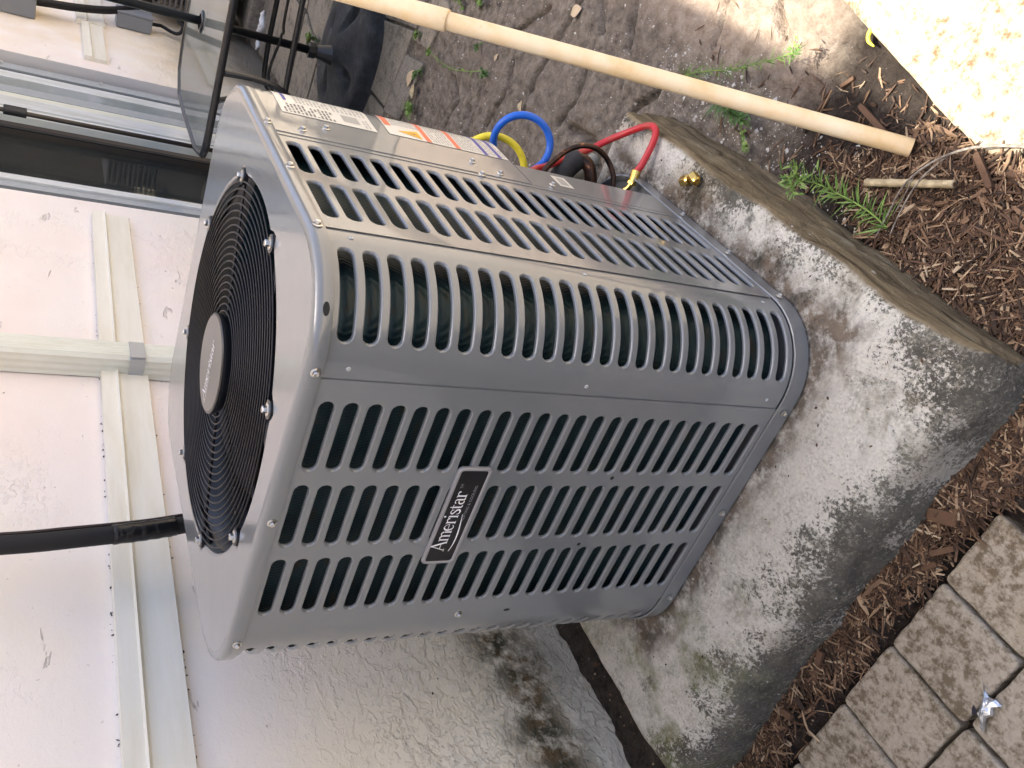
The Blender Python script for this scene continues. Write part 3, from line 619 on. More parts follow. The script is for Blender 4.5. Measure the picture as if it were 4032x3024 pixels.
def wrap(name, s0, s1, z0, z1, d, mat, parent=AC, n=None, thick=0, hem=False, depth=None):
    n = n or max(1, int(abs(s1 - s0) / .006)); V = []; F = []
    for i in range(n + 1):
        s = s0 + (s1 - s0) * i / n; x, y = perim(s, d); V += [(x, y, z0), (x, y, z1)]
        if thick: x, y = perim(s, d - thick); V += [(x, y, z0), (x, y, z1)]
    k = 4 if thick else 2
    for i in range(n):
        a_ = i * k; c_ = a_ + k; F.append((a_, c_, c_ + 1, a_ + 1))
        if thick: F += [(a_ + 2, a_ + 3, c_ + 3, c_ + 2), (a_, a_ + 2, c_ + 2, c_), (a_ + 1, c_ + 1, c_ + 3, a_ + 3)]
    if thick: F += [(0, 1, 3, 2), (n * k, n * k + 2, n * k + 3, n * k + 1)]
    return mesh_obj(name, V, F, mat, parent, smooth=(not thick))
wrap('corner_panel', sb_(.465), 4 * (LF + LA) - LA * .35, .296, .652, 0, 'paint', thick=.001); wrap('corner_panel', sb_(.465), 4 * (LF + LA) - LA - .035, .033, .2955, 0, 'paint', thick=.001)
cover = wrap('service_cover', sx_(.343) , -LA - .12, .2945, .651, .0032, 'paint', thick=.0012)
wrap('seam_flange', sx_(.352), sx_(.334), .034, .651, .0022, 'paint', thick=.0008)
lower = wrap('valve_plate', sx_(.4115), sx_(.343), .034, .292, .0026, 'paint', thick=.0015)
# hollow behind the valve plate
b = MB(); b.box((.345, .010, .034), (.350, .13, .288)); b.box((.3505, .13, .034), (.568, .134, .288)); b.box((.345, .012, .2885), (.50, .134, .294)); b.build('valve_recess', 'dark', AC)
# coil, inner liner
def ringwall(name, inset, rr, z0, z1, mat, parent, nz=1, wav=0):
    V = []; F = []; loop = []
    rc = rr; L = inset
    for cx, cy, a0 in [(S - L - rc, S - L - rc, 0), (L + rc, S - L - rc, 90), (L + rc, L + rc, 180), (S - L - rc, L + rc, 270)]:
        for i in range(13):
            t = math.radians(a0 + 90 * i / 12); loop.append((cx, cy, math.cos(t), math.sin(t)))
    i0 = next(i for i, q in enumerate(loop) if q[0] > .4 and q[1] < .2); loop = [(S - L, .17, 0, 0)] + loop[i0 + 13:] + loop[:i0] + [(.12, L, 0, 0), (.388, L, 0, 0), (.395, L, 0, 0), (.396, L + .006, 0, 0), (.396, .20, 0, 0)]; m = len(loop)
    for j in range(nz + 1):
        z = z0 + (z1 - z0) * j / nz; r2 = rc + wav * math.sin(j * PI / 2)
        for cx, cy, c_, s_ in loop: V.append((cx + r2 * c_, cy + r2 * s_, z))
    for j in range(nz):
        for i in range(m - 1): F.append((j * m + i, j * m + i + 1, (j + 1) * m + i + 1, (j + 1) * m + i))
    return mesh_obj(name, V, F, mat, parent, smooth=True)
ringwall('condenser_coil', .026, .075, .036, .645, 'coil', AC, 96, .0012)
ringwall('liner', .06, .05, .02, .56, 'dark', AC)
# base pan
def rloop(off, r, n=12):
    L = []
    for cx, cy, a0 in [(S - RC, S - RC, 0), (RC, S - RC, 90), (RC, RC, 180), (S - RC, RC, 270)]:
        for i in range(n + 1):
            t = math.radians(a0 + 90 * i / n); L.append((cx + (r + off) * math.cos(t), cy + (r + off) * math.sin(t)))
    return L
def lofts(spec, n=12):
    V = []; F = []; m = 4 * (n + 1)
    for off, z in spec: V += [(x, y, z) for x, y in rloop(off, RC, n)]
    for j in range(len(spec) - 1):
        for i in range(m): F.append((j * m + i, j * m + (i + 1) % m, (j + 1) * m + (i + 1) % m, (j + 1) * m + i))
    return V, F
V, F = lofts([(-.03, .006), (.0015, .004), (.0030, .006), (.0030, .0295), (.0035, .0312), (.0016, .0318), (.0004, .0308), (-.0015, .012), (-.08, .012)]); m = len(V) // 9
F.append(tuple(range(8 * m, 9 * m))); mesh_obj('base_pan', V, F, 'paint', AC, smooth=False)
# top cap with fan opening
FC = (.277, .286); FR = .2335; ZT_ = .6672; n = 16; m = 4 * (n + 1)
prof = [(.0040, .6495), (.0042, .6500), (.0042, .6585), (.0036, .6625), (.0015, .6655), (-.0020, .6668), (-.0065, .6672)]
V, F = lofts(prof, n); outer = rloop(-.0065, RC, n); inner_base = len(V)
ang = [math.atan2(y - FC[1], x - FC[0]) for x, y in outer]
# straight edges need points too: resample opening against outline by angle
def ray_to_square(th):
    best = None; d = (math.cos(th), math.sin(th)); m_ = len(outer)
    for i in range(m_):
        x0, y0 = outer[i]; x1, y1 = outer[(i + 1) % m_]; ex, ey = x1 - x0, y1 - y0; den = d[0] * ey - d[1] * ex
        if abs(den) < 1e-12: continue
        t = ((x0 - FC[0]) * ey - (y0 - FC[1]) * ex) / den; u = ((x0 - FC[0]) * d[1] - (y0 - FC[1]) * d[0]) / den
        if t > 0 and -1e-6 <= u <= 1 + 1e-6: best = t if best is None else min(best, t)
    return best
cap_m = bpy.data.meshes.new('top_cap'); b = MB(); b.add(V, F)
NT = 144; V = []; F = []; BA = [math.radians(22.5 + 45 * k + 0.5) for k in range(8)]
def opening(th):
    r = FR
    for a_ in BA:
        dd = (th - a_ + PI) % (2 * PI) - PI; r += .0125 * math.exp(-(dd / .045) ** 4)
    return r
for rr_, dz in [(None, 0), ('m', 0), ('z', 0), ('a', 0), ('b', -.0012), ('c', -.006), ('d', -.012)]:
    for i in range(NT):
        th = 2 * PI * i / NT; R_ = ray_to_square(th); o_ = opening(th)
        r = R_ if rr_ is None else (R_ + o_) / 2 if rr_ == 'm' else o_ + .0042 if rr_ == 'z' else o_ + .003 if rr_ == 'a' else o_ + .0008 if rr_ == 'b' else o_ if rr_ == 'c' else o_ - .001
        V.append((FC[0] + r * math.cos(th), FC[1] + r * math.sin(th), ZT_ + dz))
for j in range(6):
    for i in range(NT): F.append((j * NT + i, j * NT + (i + 1) % NT, (j + 1) * NT + (i + 1) % NT, (j + 1) * NT + i))
b.add(V, F)
# embossed teardrops where the guard is bolted
for a_ in BA:
    ca, sa = math.cos(a_), math.sin(a_); V = []; F = []; nn = 20
    for j, (k_, h_) in enumerate([(1, .0001), (.8, .0022), (.5, .0036), (0.2, .0042)]):
        for i in range(nn):
            t = 2 * PI * i / nn; u = math.cos(t) * .021 * k_; v_ = math.sin(t) * .0095 * k_ * (1 - .25 * math.cos(t)); rr2 = FR + .0185 + v_ * 1.0; w_ = u
            cx = FC[0] + ca * rr2 - sa * (w_ - .012); cy = FC[1] + sa * rr2 + ca * (w_ - .012); V.append((cx, cy, ZT_ + h_))
    for j in range(3):
        for i in range(nn): F.append((j * nn + i, j * nn + (i + 1) % nn, (j + 1) * nn + (i + 1) % nn, (j + 1) * nn + i))
    F.append(tuple(range(3 * nn, 4 * nn)))
me = bpy.data.meshes.new('top_cap'); me.from_pydata(b.V, [], b.F); bm = bmesh.new(); bm.from_mesh(me); bmesh.ops.recalc_face_normals(bm, faces=bm.faces)
for f in bm.faces: f.smooth = True
bm.to_mesh(me); bm.free(); me.materials.append(MT['paint_cap']); link('top_cap', me, AC)
# fan shroud, blades, motor
b = MB(); b.lathe([(FR + .012, -.012), (FR - .004, -.02), (FR - .004, -.11), (FR + .01, -.13)], (FC[0], FC[1], ZT_), 64); b.build('fan_shroud', 'black_metal', AC, smooth=True)
fan = MB(); fan.lathe([(.0, -.02), (.055, -.022), (.06, -.03), (.06, -.10), (0, -.10)], (FC[0], FC[1], ZT_), 32); fan.build('fan_motor', 'black_metal', AC, smooth=False)
for k in range(3):
    V = []; F = []; na, nr_ = 10, 8
    for i in range(na + 1):
        for j in range(nr_ + 1):
            r = .05 + (FR - .018 - .05) * j / nr_; wdt = .55 + .35 * j / nr_; th = 2 * PI * k / 3 + .5 + wdt * i / na + .25 * j / nr_
            V.append((FC[0] + r * math.cos(th), FC[1] + r * math.sin(th), ZT_ - .045 - .035 * i / na + .01 * math.sin(PI * i / na)))
    for i in range(na):
        for j in range(nr_): F.append((i * (nr_ + 1) + j, (i + 1) * (nr_ + 1) + j, (i + 1) * (nr_ + 1) + j + 1, i * (nr_ + 1) + j + 1))
    mesh_obj('fan_blade', V, F, 'blade', AC, smooth=True)
# wire guard
guard = mesh_obj('fan_guard', [], [], 'wire', AC)
NR = 20; gz = lambda r: ZT_ + .0005 + .0025 * math.cos(min(1, r / FR) * PI / 2)
for k in range(NR):
    r = .058 + (FR - .006 - .058) * k / (NR - 1); b = MB(); b.tube([(FC[0] + r * math.cos(2 * PI * i / 96), FC[1] + r * math.sin(2 * PI * i / 96), gz(r)) for i in range(96)], .00125, 6, closed=True)
    b.build('wire_ring', 'wire', guard, smooth=True)
for a_ in BA:
    b = MB(); P = [(FC[0] + r * math.cos(a_), FC[1] + r * math.sin(a_), gz(r) - .0035) for r in np.linspace(.05, FR + .004, 10)]; b.tube(P, .0019, 6); b.build('spoke', 'wire', guard, smooth=True)
    q = (FC[0] + (FR + .0005) * math.cos(a_), FC[1] + (FR + .0005) * math.sin(a_)); b = MB()
    b.lathe([(0, -.004), (.0105, -.004), (.0105, .0018), (0, .0018)], (q[0], q[1], ZT_), 16); b.build('mounting_eye', 'black_metal', guard)
    b = MB(); b.lathe([(0, .0019), (.0072, .0019), (.0072, .0028), (.0042, .0036), (.0041, .0036)], (q[0], q[1], ZT_), 18); b.lathe([(.0040, .0036), (.0040, .0072), (.0033, .0080), (0, .0080)], (q[0], q[1], ZT_), 6); b.build('bolt', 'screw', guard)
hz = ZT_ + .0095
hub = MB(); hub.lathe([(.0560, -.012), (.0595, -.0095), (.0625, -.003), (.0635, .0), (.0635, .0032), (.0615, .0045), (.0600, .0045)], (FC[0], FC[1], hz), 64); hub.build('hub_rim', 'black_metal', guard, smooth=False)
hub = MB(); hub.lathe([(.0600, .0046), (.03, .0052), (.0, .0053)], (FC[0], FC[1], hz), 64); hub.build('hub_disc', 'hubcap', guard, smooth=True)

# hand drawn serif lettering -------------------------------------------------
def stroke(pts, ws):
    pts = [Vector(p) for p in pts]; V = []; n_ = len(pts)
    if not hasattr(ws, '__len__'): ws = [ws] * n_
    ws = np.interp(np.linspace(0, 1, n_), np.linspace(0, 1, len(ws)), ws)
    for i in range(n_):
        t = (pts[min(i + 1, n_ - 1)] - pts[max(i - 1, 0)]).normalized(); nn = Vector((-t.y, t.x)) * ws[i] / 2; V += [pts[i] + nn, pts[i] - nn]
    return V, [(2 * i, 2 * i + 1, 2 * i + 3, 2 * i + 2) for i in range(n_ - 1)]
def arcp(cx, cy, rx, ry, a0, a1, n_=14): return [(cx + rx * math.cos(math.radians(a0 + (a1 - a0) * i / n_)), cy + ry * math.sin(math.radians(a0 + (a1 - a0) * i / n_))) for i in range(n_ + 1)]
TK, TN = .17, .06
def G(ch):
    s = []
    if ch == 'A': s = [([(.06, 0), (.62, 1.55)], TN * 1.3), ([(.58, 1.62), (1.16, 0)], TK * 1.15), ([(.26, .55), (.97, .55)], TN), ([(-.1, .03), (.26, .03)], TN), ([(.95, .03), (1.36, .03)], TN)]; w_ = 1.42
    elif ch == 'm': s = [([(.16, 0), (.16, .96)], TK), ([(-.02, .97), (.2, .93)], TN), ([(.0, .03), (.34, .03)], TN), (arcp(.42, .66, .27, .32, 150, 20), [TN, TK * .7, TK]), ([(.68, .72), (.68, 0)], TK), ([(.52, .03), (.85, .03)], TN), (arcp(.95, .66, .27, .32, 150, 20), [TN, TK * .7, TK]), ([(1.21, .72), (1.21, 0)], TK), ([(1.04, .03), (1.38, .03)], TN)]; w_ = 1.48
    elif ch == 'e': s = [(arcp(.45, .49, .37, .47, 5, 320, 26), [TN, TN, TK, TK * 1.1, TK * .6, TN]), ([(.10, .52), (.82, .52)], TN)]; w_ = .95
    elif ch == 'r': s = [([(.18, 0), (.18, .96)], TK), ([(.0, .97), (.2, .93)], TN), ([(.0, .03), (.38, .03)], TN), (arcp(.5, .60, .30, .36, 160, 50), [TN, TK * .6]), (arcp(.70, .83, .05, .06, 0, 330, 8), .1)]; w_ = .84
    elif ch == 'i': s = [([(.18, 0), (.18, .96)], TK), ([(.0, .97), (.2, .93)], TN), ([(.0, .03), (.36, .03)], TN), (arcp(.18, 1.36, .055, .055, 0, 350, 8), .12)]; w_ = .44
    elif ch == 's': s = [(arcp(.36, .73, .25, .22, 20, 180, 10) + arcp(.36, .25, .27, .25, 95, -160, 18)[2:], [TN, TK * .6, TK, TK, TN]), ([(.62, .68), (.60, .92)], TN), ([(.08, .33), (.10, .06)], TN)]; w_ = .76
    elif ch == 't': s = [([(.24, 1.25), (.24, .22)], [TN, TK, TK]), (arcp(.42, .22, .18, .20, 180, 310, 8), [TK, TN]), ([(.02, .93), (.56, .93)], TN)]; w_ = .64
    elif ch == 'a': s = [([(.60, .72), (.60, .16)], TK), (arcp(.38, .72, .24, .24, 0, 160, 10), [TK, TN, TK * .7]), (arcp(.36, .29, .26, .27, 60, 300, 16), [TN, TK, TN]), (arcp(.74, .14, .13, .11, 180, 330, 6), [TK, TN])]; w_ = .95
    V = []; F = []
    for p, ws in s:
        if len(p) == 2: p = [tuple(Vector(p[0]).lerp(Vector(p[1]), i / 4)) for i in range(5)]
        v, f = stroke(p, ws); o_ = len(V); V += v; F += [tuple(i + o_ for i in q) for q in f]
    return V, F, w_
def logo(xf, h):
    # lettering in a local (u,v) frame, xf maps to 3D; each letter becomes an object
    out = []; u = 0; dz = 0
    for ch in 'Ameristar':
        V, F, w_ = G(ch); out.append(('letter', [((v.x + u), v.y) for v in V], F)); u += w_ * .93
    return out, u
def place_logo(parent, org, du, dv, nrm, xh, mat, swoosh=True, straight=False):
    du, dv, nrm, org = map(Vector, (du, dv, nrm, org)); L, W_ = logo(None, xh)
    for i, (nm, P, F) in enumerate(L):
        V = [org + du * (p[0] * xh) + dv * (p[1] * xh) + nrm * (.00008 * k_) for k_, p in ((j // 10 % 3, p) for j, p in enumerate(P))]
        mesh_obj('letter', V, F, mat, parent)
    if swoosh:
        if straight: pts = [(-.1 + 3.8 * i / 10, -.33) for i in range(11)]; w_ = .10
        else: pts = [(-.1 + 4.9 * i / 20, -.40 - .30 * math.sin(PI * min(1, i / 20) ** .75) * (i / 20 < 1) - .12 * (1 - i / 20)) for i in range(21)]; w_ = [.06, .13, .15, .12, .05]
        V, F = stroke(pts, w_); V = [org + du * (p.x * xh) + dv * (p.y * xh) for p in V]; mesh_obj('underline', V, F, mat, parent)
    return W_ * xh
def text_obj(body, parent, org, du, dv, nrm, size, mat, name='lettering'):
    cu = bpy.data.curves.new('t', 'FONT'); cu.body = body; cu.size = size; cu.space_character = 1.12; to = bpy.data.objects.new('t', cu); COL.objects.link(to)
    dg = bpy.context.evaluated_depsgraph_get(); me = bpy.data.meshes.new_from_object(to.evaluated_get(dg)); bpy.data.objects.remove(to)
    me.materials.clear(); me.materials.append(MT[mat]); du, dv, nrm, org = map(Vector, (du, dv, nrm, org))
    for v in me.vertices: v.co = org + du * v.co.x + dv * v.co.y
    me.name = name; return link(name, me, parent)
# hub print reads along -y with its top toward +x
ang_ = math.radians(-4); du = Vector((math.sin(-ang_) * 1, -math.cos(ang_), 0)); du = Vector((.06, -1, 0)).normalized(); dv = Vector((1, .06, 0)).normalized()
place_logo(guard, Vector((FC[0] - .012, FC[1] + .050, hz + .0056)), du, dv, (0, 0, 1), .0108, 'ink_white', True, True)
# name plate on the left face
PLX = -.0016
def rrect(y0, y1, z0, z1, r, x, n_=5):
    L = []
    for cy, cz, a0 in [(y1 - r, z1 - r, 0), (y0 + r, z1 - r, 90), (y0 + r, z0 + r, 180), (y1 - r, z0 + r, 270)]:
        for i in range(n_ + 1): t = math.radians(a0 + 90 * i / n_); L.append((x, cy + r * math.cos(t), cz + r * math.sin(t)))
    return L
y0, y1, z0, z1 = .214, .364, .4205, .4635
loops = [rrect(y0, y1, z0, z1, .006, -.0012), rrect(y0, y1, z0, z1, .006, -.0042), rrect(y0 + .0008, y1 - .0008, z0 + .0008, z1 - .0008, .0055, -.0052), rrect(y0 + .0034, y1 - .0034, z0 + .0034, z1 - .0034, .004, -.0052), rrect(y0 + .0042, y1 - .0042, z0 + .0042, z1 - .0042, .0035, -.0044)]
V = sum(loops, []); m = len(loops[0]); F = [(j * m + i, j * m + (i + 1) % m, (j + 1) * m + (i + 1) % m, (j + 1) * m + i) for j in range(4) for i in range(m)]
npl = mesh_obj('name_plate', V, F, 'plate_rim', AC)
L = rrect(y0 + .004, y1 - .004, z0 + .004, z1 - .004, .0035, -.00435); mesh_obj('plate_face', L, [tuple(range(len(L)))], 'plate', npl)
place_logo(npl, (-.0046, .3425, .4405), (0, -1, 0), (0, 0, 1), (-1, 0, 0), .0122, 'ink_white')
text_obj('HEATING & COOLING', npl, (-.0046, .2950, .4312), (0, -1, 0), (0, 0, 1), (-1, 0, 0), .0050, 'ink_grey')
text_obj('TM', npl, (-.0046, .2440, .4500), (0, -1, 0), (0, 0, 1), (-1, 0, 0), .0046, 'ink_grey')
# screws
def hexscrew(loc, nrm, r=.0052):
    b = MB(); b.lathe([(0, 0), (r, 0), (r, .0007), (r * .65, .0014)], n=16); b.lathe([(r * .60, .0013), (r * .60, .0036), (r * .48, .0043), (0, .0040)], n=6)
    o = b.build('screw', 'screw', AC); o.matrix_parent_inverse = Matrix(); o.location = Vector(loc) - AC.location; o.rotation_euler = Vector(nrm).to_track_quat('Z', 'Y').to_euler(); return o
def rivet(loc, nrm, r=.0026):
    b = MB(); b.lathe([(r, 0), (r * .8, .0008), (r * .35, .0009), (r * .3, .0002), (0, .0002)], n=12); o = b.build('rivet', 'alu_grey', AC); o.matrix_parent_inverse = Matrix(); o.location = Vector(loc) - AC.location; o.rotation_euler = Vector(nrm).to_track_quat('Z', 'Y').to_euler()
XL = (-1, 0, 0); YF = (0, -1, 0)
for y, z in [(.2917, .6565), (.1005, .6565), (.4813, .6560)]: hexscrew((-.0042, y, z), XL)
for x, z in [(.0935, .6575), (.2324, .6550), (.3613, .6550)]: hexscrew((x, -.0042, z), YF)
def nrm_arc(s): x, y = perim(s); x2, y2 = perim(s, 1.); return (x, y), (x2 - x, y2 - y, 0)
for y, z in [(.1125, .019), (.290, .019), (.462, .019)]: hexscrew((-.0045, y, z), XL, .0048)
for x, z in [(.345, .019), (.222, .019), (.1, .019)]: hexscrew((x, -.0045, z), YF, .0048)
for x, z in [(.3613, .6128), (.3851, .578), (.3819, .3727), (.3567, .3395), (.3565, .2539)]: hexscrew((x, -.0034, z), YF)
hexscrew((.3404, -.0024, .3742), YF); hexscrew((-.0015, .4632, .3768), XL)
for z in (.6242, .3443, .0582):
    rivet((perim(sy_(.0965))[0] - .0001, .0965, z), XL)
    rivet((.086, perim(sx_(.086))[1] - .0001, z), YF)
def shade_disc(y, z, a_, c_):  # flat black disc standing in for the shade inside a punched opening
    V = [(-.0016, y + a_ * math.cos(2 * PI * i / 14), z + c_ * math.sin(2 * PI * i / 14)) for i in range(14)]; mesh_obj('hole_shade', V, [tuple(range(14))], 'dark', AC)
shade_disc(.2294, .2426, .0028, .0028); shade_disc(.3439, .2404, .0028, .0028); shade_disc(.4628, .3035, .0025, .005)
# black oval laid on the cap flange corner, standing in for a shaded slot
s_c = LF + LA * .62; V = [perim(s_c + .0065 * math.cos(t) * (1 if abs(math.cos(t)) < .7 else 1) , .0046) + (.6565 + .0032 * math.sin(t),) for t in [2 * PI * i / 18 for i in range(18)]]
mesh_obj('hole_shade', V, [tuple(range(18))], 'dark', AC)

# labels on the service cover (flat print wrapped round the corner)
def patch(name, s0, s1, z0, z1, d, mat, parent): return wrap(name, s0, s1, z0, z1, d, mat, parent, n=max(1, int(abs(s1 - s0) / .008)))
def words(parent, s0, s1, z0, z1, mat, d, lh=.0048, fill=.42, seed=1, name='print_line'):
    rr = random.Random(seed); V = []; F = []; z = z1
    while z > z0:
        s = s0
        while s > s1 + .002:
            wl = rr.uniform(.003, .011); e = max(s - wl, s1)
            k = len(V)
            for q in (s, (s + e) / 2, e):
                x, y = perim(q, d); V += [(x, y, z - lh * fill), (x, y, z)]
            F += [(k, k + 2, k + 3, k + 1), (k + 2, k + 4, k + 5, k + 3)]; s = e - rr.uniform(.0015, .004)
            if rr.random() < .08: s -= .015
        z -= lh
    return mesh_obj(name, V, F, mat, parent)
SR = lambda x: S - RC - x          # s for x on y=0 (may run negative round the far corner)
rl = patch('rating_label', SR(.4145), SR(.56), .500, .6265, .0038, 'label', cover)
words(rl, SR(.419), SR(.453), .556, .621, 'ink', .0041, .0052, .5, 3); words(rl, SR(.46), SR(.55), .556, .600, 'ink2', .0041, .0052, .45, 4)
patch('print_block', SR(.462), SR(.50), .612, .6165, .0041, 'navy', rl); patch('print_block', SR(.428), SR(.452), .520, .543, .0041, 'ink2', rl)
words(rl, SR(.46), SR(.55), .506, .550, 'ink2', .0041, .006, .4, 5); words(rl, SR(.420), SR(.45), .504, .514, 'ink2', .0041, .005, .4, 6)
wl_ = patch('warning_label', SR(.4215), SR(.60), .297, .481, .0038, 'label', cover)
patch('orange_band', SR(.456), SR(.60), .469, .4785, .0041, 'orange', wl_); patch('orange_band', SR(.4225), SR(.60), .4175, .4255, .0041, 'orange', wl_); patch('orange_band', SR(.4225), SR(.60), .373, .381, .0041, 'orange', wl_)
patch('blue_band', SR(.4225), SR(.60), .3285, .3355, .0041, 'navy', wl_); patch('blue_band', SR(.4225), SR(.60), .3070, .3135, .0041, 'navy', wl_)
words(wl_, SR(.462), SR(.59), .428, .466, 'ink2', .0041, .0046, .42, 7); words(wl_, SR(.427), SR(.59), .384, .414, 'ink2', .0041, .0044, .42, 8)
words(wl_, SR(.427), SR(.59), .339, .370, 'ink2', .0041, .0042, .42, 9); words(wl_, SR(.427), SR(.59), .316, .326, 'ink2', .0041, .004, .42, 10); words(wl_, SR(.427), SR(.59), .299, .305, 'ink2', .0041, .004, .42, 11)
def pt3(x, z, d): p = perim(SR(x), d); return (p[0], p[1], z)
mesh_obj('warning_triangle', [pt3(.4265, .4310, .0042), pt3(.4545, .4310, .0042), pt3(.4405, .4640, .0042)], [(0, 1, 2)], 'yellow_ink', wl_)
mesh_obj('warning_bolt', [pt3(.4385, .4330, .0045), pt3(.4425, .441, .0045), pt3(.4400, .441, .0045), pt3(.4425, .452, .0045), pt3(.4375, .439, .0045), pt3(.4395, .439, .0045)], [(0, 1, 2), (2, 3, 4), (4, 5, 2)], 'ink', wl_)
bc = patch('barcode_label', SR(.3615), SR(.3985), .213, .237, .0030, 'label', lower); patch('print_block', SR(.367), SR(.393), .218, .232, .0033, 'ink2', bc)

# copper lines, valves of the unit
cl = tube_obj('liquid_line', [(.47, .085, .045), (.500, .045, .042), (.506, .029, .042), (.515, .010, .046), (.525, -.004, .055), (.530, -.015, .070), (.535, -.021, .090), (.54, -.017, .111), (.54, -.004, .133), (.53, .016, .157), (.52, .033, .172), (.50, .09, .185), (.47, .2, .19)], .0046, 'copper', AC, 12)
tube_obj('suction_elbow', [(.54, .075, .055), (.541, .045, .062), (.550, .022, .069), (.559, .013, .077), (.566, .013, .086), (.568, .02, .094)], .0112, 'copper', AC, 16)
tube_obj('suction_insulation', [(.5665, .012, .083), (.568, .020, .093), (.568, .033, .102), (.560, .052, .115), (.55, .09, .13), (.53, .2, .15)], [.0155, .018, .0185, .018, .017, .017], 'insulation', AC, 16)
tube_obj('conduit_whip', [(.655, .033, -.004), (.642, .042, .016), (.62, .051, .036), (.60, .058, .07), (.57, .12, .12)], .0125, 'jamb_grey', AC, 14)
b = MB(); b.tube([(.470, .075, .040), (.484, .040, .036)], .009, 12); b.tube([(.484, .040, .036), (.4865, .026, .0345)], .0078, 8)
b.build('service_valve', 'brass', AC)
dr = MB(); dr.lathe([(.018, 0), (.03, .004), (.034, .012), (.0345, .03), (.032, .03), (.031, .012)], (.425, .045, .006), 28); dr.build('valve_cup', 'black_metal', AC, smooth=True)
# service hoses
shf = lambda P: [tuple(Vector(p) + SHIFT) for p in P]
BLUE = [(0.585, 0.0401, 0.1462), (0.5904, 0.0276, 0.1361), (0.5957, 0.0133, 0.1321), (0.6011, -0.001, 0.1343), (0.6064, -0.0135, 0.1419), (0.6118, -0.0226, 0.1537), (0.6171, -0.0273, 0.168), (0.6225, -0.027, 0.1829), (0.6279, -0.0215, 0.1965), (0.6332, -0.0113, 0.2071), (0.6386, 0.0026, 0.2134), (0.6439, 0.0192, 0.2142), (0.6493, 0.0368, 0.2092), (0.6546, 0.0538, 0.1982), (0.66, 0.0685, 0.1821)]
SHIFT = Vector((-.0032, .0044, -.0003))
YELLOW = [(0.62, 0.07, 0.1487), (0.6243, 0.0611, 0.1493), (0.6286, 0.0527, 0.152), (0.6329, 0.045, 0.1564), (0.6371, 0.0385, 0.1624), (0.6414, 0.0332, 0.1696), (0.6457, 0.0294, 0.1777), (0.65, 0.0274, 0.1865), (0.6543, 0.027, 0.1955), (0.6586, 0.0285, 0.2044), (0.6629, 0.0318, 0.2128), (0.6671, 0.0368, 0.2205), (0.6714, 0.0435, 0.227), (0.6757, 0.0516, 0.2323), (0.68, 0.061, 0.2359)]
hy = tube_obj('service_hose', [(.50, .20, .24), (.60, .12, .27)] + shf(YELLOW[::-1]) + [(.58, .09, .18), (.50, .16, .22)], .0062, 'yellow'); tag(hy, 'yellow service hose looping out behind the condenser corner', 'hose')
hb = tube_obj('service_hose', [(.50, .16, .22), (.54, .09, .215)] + shf(BLUE) + [(.60, .09, .235), (.55, .16, .24)], .0064, 'blue', None, 14, 3); tag(hb, 'blue service hose forming a round loop beside the condenser', 'hose')
hr = empty('service_hose', (.52, -.005, 0)); tag(hr, 'red service hose bent sharply over the pad and screwed onto the brass valve', 'hose')
tube_obj('hose', shf([(.50, .11, .24), (.54, .042, .187), (.56, .030, .149), (.58, .014, .104), (.5886, -.0079, .06), (.5859, -.0249, .042), (.5779, -.0396, .03), (.5671, -.0544, .020), (.5511, -.07, .013), (.5366, -.0808, .0095), (.5222, -.0866, .0085), (.5093, -.0837, .009), (.5011, -.0732, .011), (.4953, -.0538, .015), (.4901, -.0275, .022)]) + [(.487, -.0119, .026)], .0058, 'red', hr, 14)
b = MB(); b.tube([(.4872, -.013, .0257), (.4845, -.005, .027), (.4822, .0045, .0283)], [.0082, .0078, .0072], 14); b.tube([(.4822, .0045, .0283), (.4821, .0085, .029)], .0086, 6); b.tube(smooth_path([(.4821, .0085, .029), (.4825, .0165, .031), (.487, .0235, .034)], 4), .0046, 10); b.build('brass_fitting', 'brass', hr, smooth=False)
# brass caps on the pad
for (x, y, lab) in [(.383, -.046, 'brass flare nut lying on the pad, the one nearer the condenser'), (.3665, -.0565, 'brass flare nut lying on the pad, the one nearer the pad edge')]:
    o = empty('brass_nut', (x, y, .012)); tag(o, lab, 'brass nut', 'brass nuts on the pad'); d = Vector((-.55, -.38, .0)).normalized() if y > -.05 else Vector((-.85, .2, .0)).normalized()
    c = Vector((x, y, .0105)); b = MB(); b.tube([c - d * .008, c + d * .005], .0088, 6); b.build('hex_body', 'brass', o, bevel=.0008)
    b = MB(); b.tube([c + d * .005, c + d * .0085], [.0078, .0062], 16); b.build('collar', 'brass', o)

# ------------------------------------------------------------------ pvc pipe
CUT = Vector((0, 0, 0))
A_ = Vector((.1353, -.2279, -.105)); D_ = Vector((.55991, .12347, .81930)).normalized(); pv = empty('pvc_pipe', A_); tag(pv, 'long yellowed plastic pipe with a bell coupling, its open end resting in the mulch', 'pipe')
_v = Vector((.797, .113, -1.022)); _vp = _v - D_ * _v.dot(D_); CUT = _vp.normalized() * (_v.dot(D_) / _vp.length) * .8      # saw cut slant
def along(t): return A_ + D_ * t
b = MB(); R0 = .0122; n_ = 40; b.tube([along(0), along(.25), along(.5), along(.6392)], R0, n_, caps=False); b.tube([along(.06), along(.0005)], [R0 - .0022, R0 - .002], n_, caps=False)
for i_, v_ in enumerate(b.V):
    v_ = Vector(v_); t_ = (v_ - A_).dot(D_)
    if t_ < .02: b.V[i_] = tuple(v_ + D_ * (CUT.dot(v_ - A_ - D_ * t_)))
V = []; 
for r in (R0, R0 - .002):
    t = D_; up = (Vector((0, 0, 1)) - t * t.z).normalized(); sd_ = t.cross(up)
    for i in range(n_): q_ = (up * math.cos(2 * PI * i / n_) + sd_ * math.sin(2 * PI * i / n_)) * r; V.append(A_ + q_ + D_ * CUT.dot(q_))
